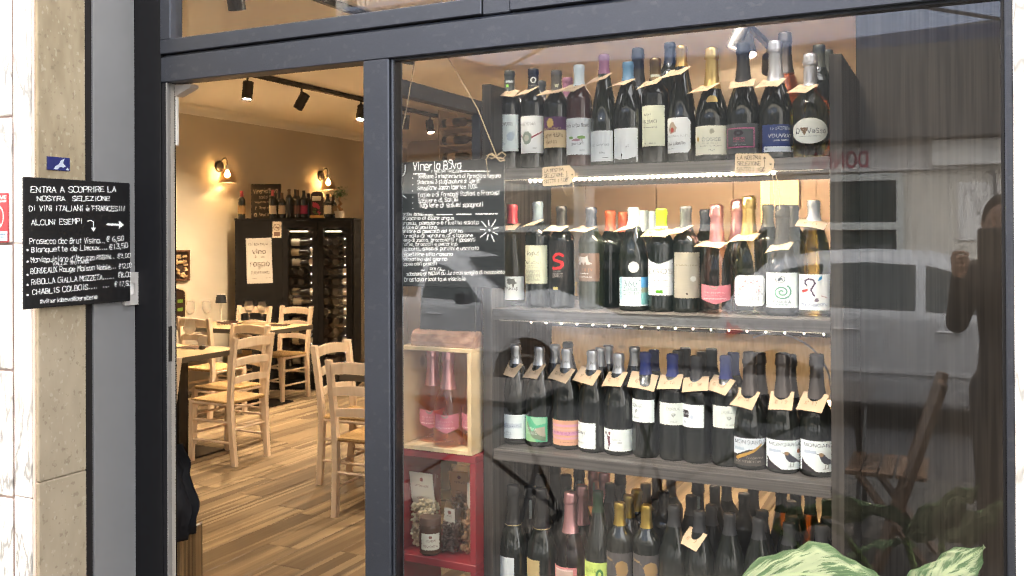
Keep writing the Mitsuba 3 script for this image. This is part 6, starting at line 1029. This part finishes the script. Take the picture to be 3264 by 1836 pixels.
def grip(wx, wy, wz, s):   # palm, four curled fingers and a thumb around the phone edge
    J2 = {'w': ((wx, wy, wz), .028), 'p1': ((wx + s * .02, wy + .035, wz + .055), .022), 'p2': ((wx - s * .015, wy + .030, wz + .065), .020), 'p3': ((wx - s * .01, wy + .02, wz + .02), .022)}; B = [('w', 'p1'), ('w', 'p2'), ('p1', 'p2'), ('p3', 'p1'), ('w', 'p3')]
    for i in range(4):
        zz = wz + .030 + i * .019; L_ = (.020, .025, .024, .018)[i]
        J2[f'a{i}'] = ((wx - s * .018, wy + .045, zz), .0095); J2[f'b{i}'] = ((wx - s * .012, wy + .068, zz + .004), .0085); J2[f'c{i}'] = ((wx + s * L_, wy + .074, zz + .006), .0075); B += [('p2' if i > 1 else 'p3', f'a{i}'), (f'a{i}', f'b{i}'), (f'b{i}', f'c{i}')]
    J2['t0'] = ((wx + s * .012, wy + .02, wz + .05), .012); J2['t1'] = ((wx + s * .03, wy + .035, wz + .085), .010); B += [('p3', 't0'), ('t0', 't1')]
    return balls(J2, B, .005, 6)
add(pe + '__hand', grip(bx_ - .225, by_ + .21, 1.43, 1), 'paper', (.40, .25, .18), smooth=True); add(pe + '__hand', grip(bx_ + .06, by_ + .23, 1.43, -1), 'paper', (.40, .25, .18), smooth=True)
ph = thing('phone', 'dark phone in a flip case held upright by the photographing person', 'phone'); add(ph + '__case', cbox(.075, .25, -2.192, -2.180, 1.46, 1.625, .004), 'satin', (.03, .028, .027)); add(ph + '__lens', mv(rot(lathe([(0, .002), (.008, .002), (.010, 0)], 16), 90, (1, 0, 0)), .10, -2.180, 1.60), 'gloss', (.01, .01, .012))
# dumb cane leaves in front of the window
dc = thing('dumb_cane', 'variegated dumb cane plant with large leaves in front of the window', 'plant')
def leaf(base, tip, w, roll_, droop, fold=.35, seed=0):
    b, t = np.array(base, float), np.array(tip, float); d = t - b; L = np.linalg.norm(d); d /= L; sd = np.cross(d, [0, 0, 1]); sd /= np.linalg.norm(sd); nn = np.cross(sd, d); a = math.radians(roll_); s2, n2 = sd * math.cos(a) + nn * math.sin(a), nn * math.cos(a) - sd * math.sin(a)
    V, UV, f = [], [], []; NU, NV = 26, 17
    for i in range(NU):
        u = i / (NU - 1); ww = w * (math.sin(math.pi * min(1, u ** .72)) ** .8) * (1 - .12 * u) + .0005
        for j in range(NV):
            q = j / (NV - 1) * 2 - 1; wav = .010 * math.sin(u * 17 + seed + (2 if q > 0 else 0)) * abs(q) ** 2 + .004 * math.sin(u * 45 + abs(q) * 9) * abs(q)
            P = b + d * L * u + s2 * ww * q * (1 - .18 * fold * q * q) + n2 * (-ww * fold * q * q + .012 * abs(q) + wav) + np.array([0, 0, droop * (u * (1 - u) * 4)])
            V.append(P); UV.append((u + seed, q))
    for i in range(NU - 1):
        for j in range(NV - 1): p = i * NV + j; f += [(p, p + NV, p + NV + 1), (p, p + NV + 1, p + 1)]
    return trimesh.Trimesh(np.array(V), np.array(f), process=False), np.array(UV)
LEAVES = [((-.36, -.30, .80), (-.30, -.10, .985), .0, 0, 0)]
for i, (b, t, w, rl, dr_, fo) in enumerate((((-.43, -.22, .845), (-.085, -.26, .87), .105, -32, .062, .30), ((-.26, -.33, .80), (-.47, -.33, .845), .055, 28, .03, .3), ((-.12, -.27, .84), (.045, -.20, 1.005), .062, -34, .02, .55), ((-.04, -.30, .83), (.10, -.24, .955), .055, -40, .015, .5), ((-.30, -.36, .70), (-.10, -.45, .76), .08, -20, .05, .3))):
    m, uv = leaf(b, t, w, rl, dr_, fo, i * 3.7); kk = add(dc + '__leaf', m, 'dumbcane', smooth=True, uv=uv); add(dc + '__stem', tube([(-.03, -.40, .42), tuple((np.array(b) + [-.03, -.40, .42]) / 2 + [0, 0, .02]), b], .008, 8), 'paper', (.20, .30, .10), smooth=True)
add(dc + '__cane', tube([(-.03, -.40, .30), (-.025, -.405, .45)], .016, 10), 'paper', (.16, .22, .09), smooth=True)
pp = thing('planter', 'dark square planter holding the dumb cane below the frame', 'planter'); add(pp + '__box', cat([cbox(-.28, .22, -.62, -.60, -.019, .36), cbox(-.28, .22, -.20, -.18, -.019, .36), cbox(-.28, -.26, -.60, -.20, -.019, .36), cbox(.20, .22, -.60, -.20, -.019, .36)]), 'satin', (.03, .03, .033)); add(pp + '__soil', box(-.26, .20, -.60, -.20, .0, .32), 'paper', (.05, .035, .02))
scene = {k: v for k, v in scene.items()}
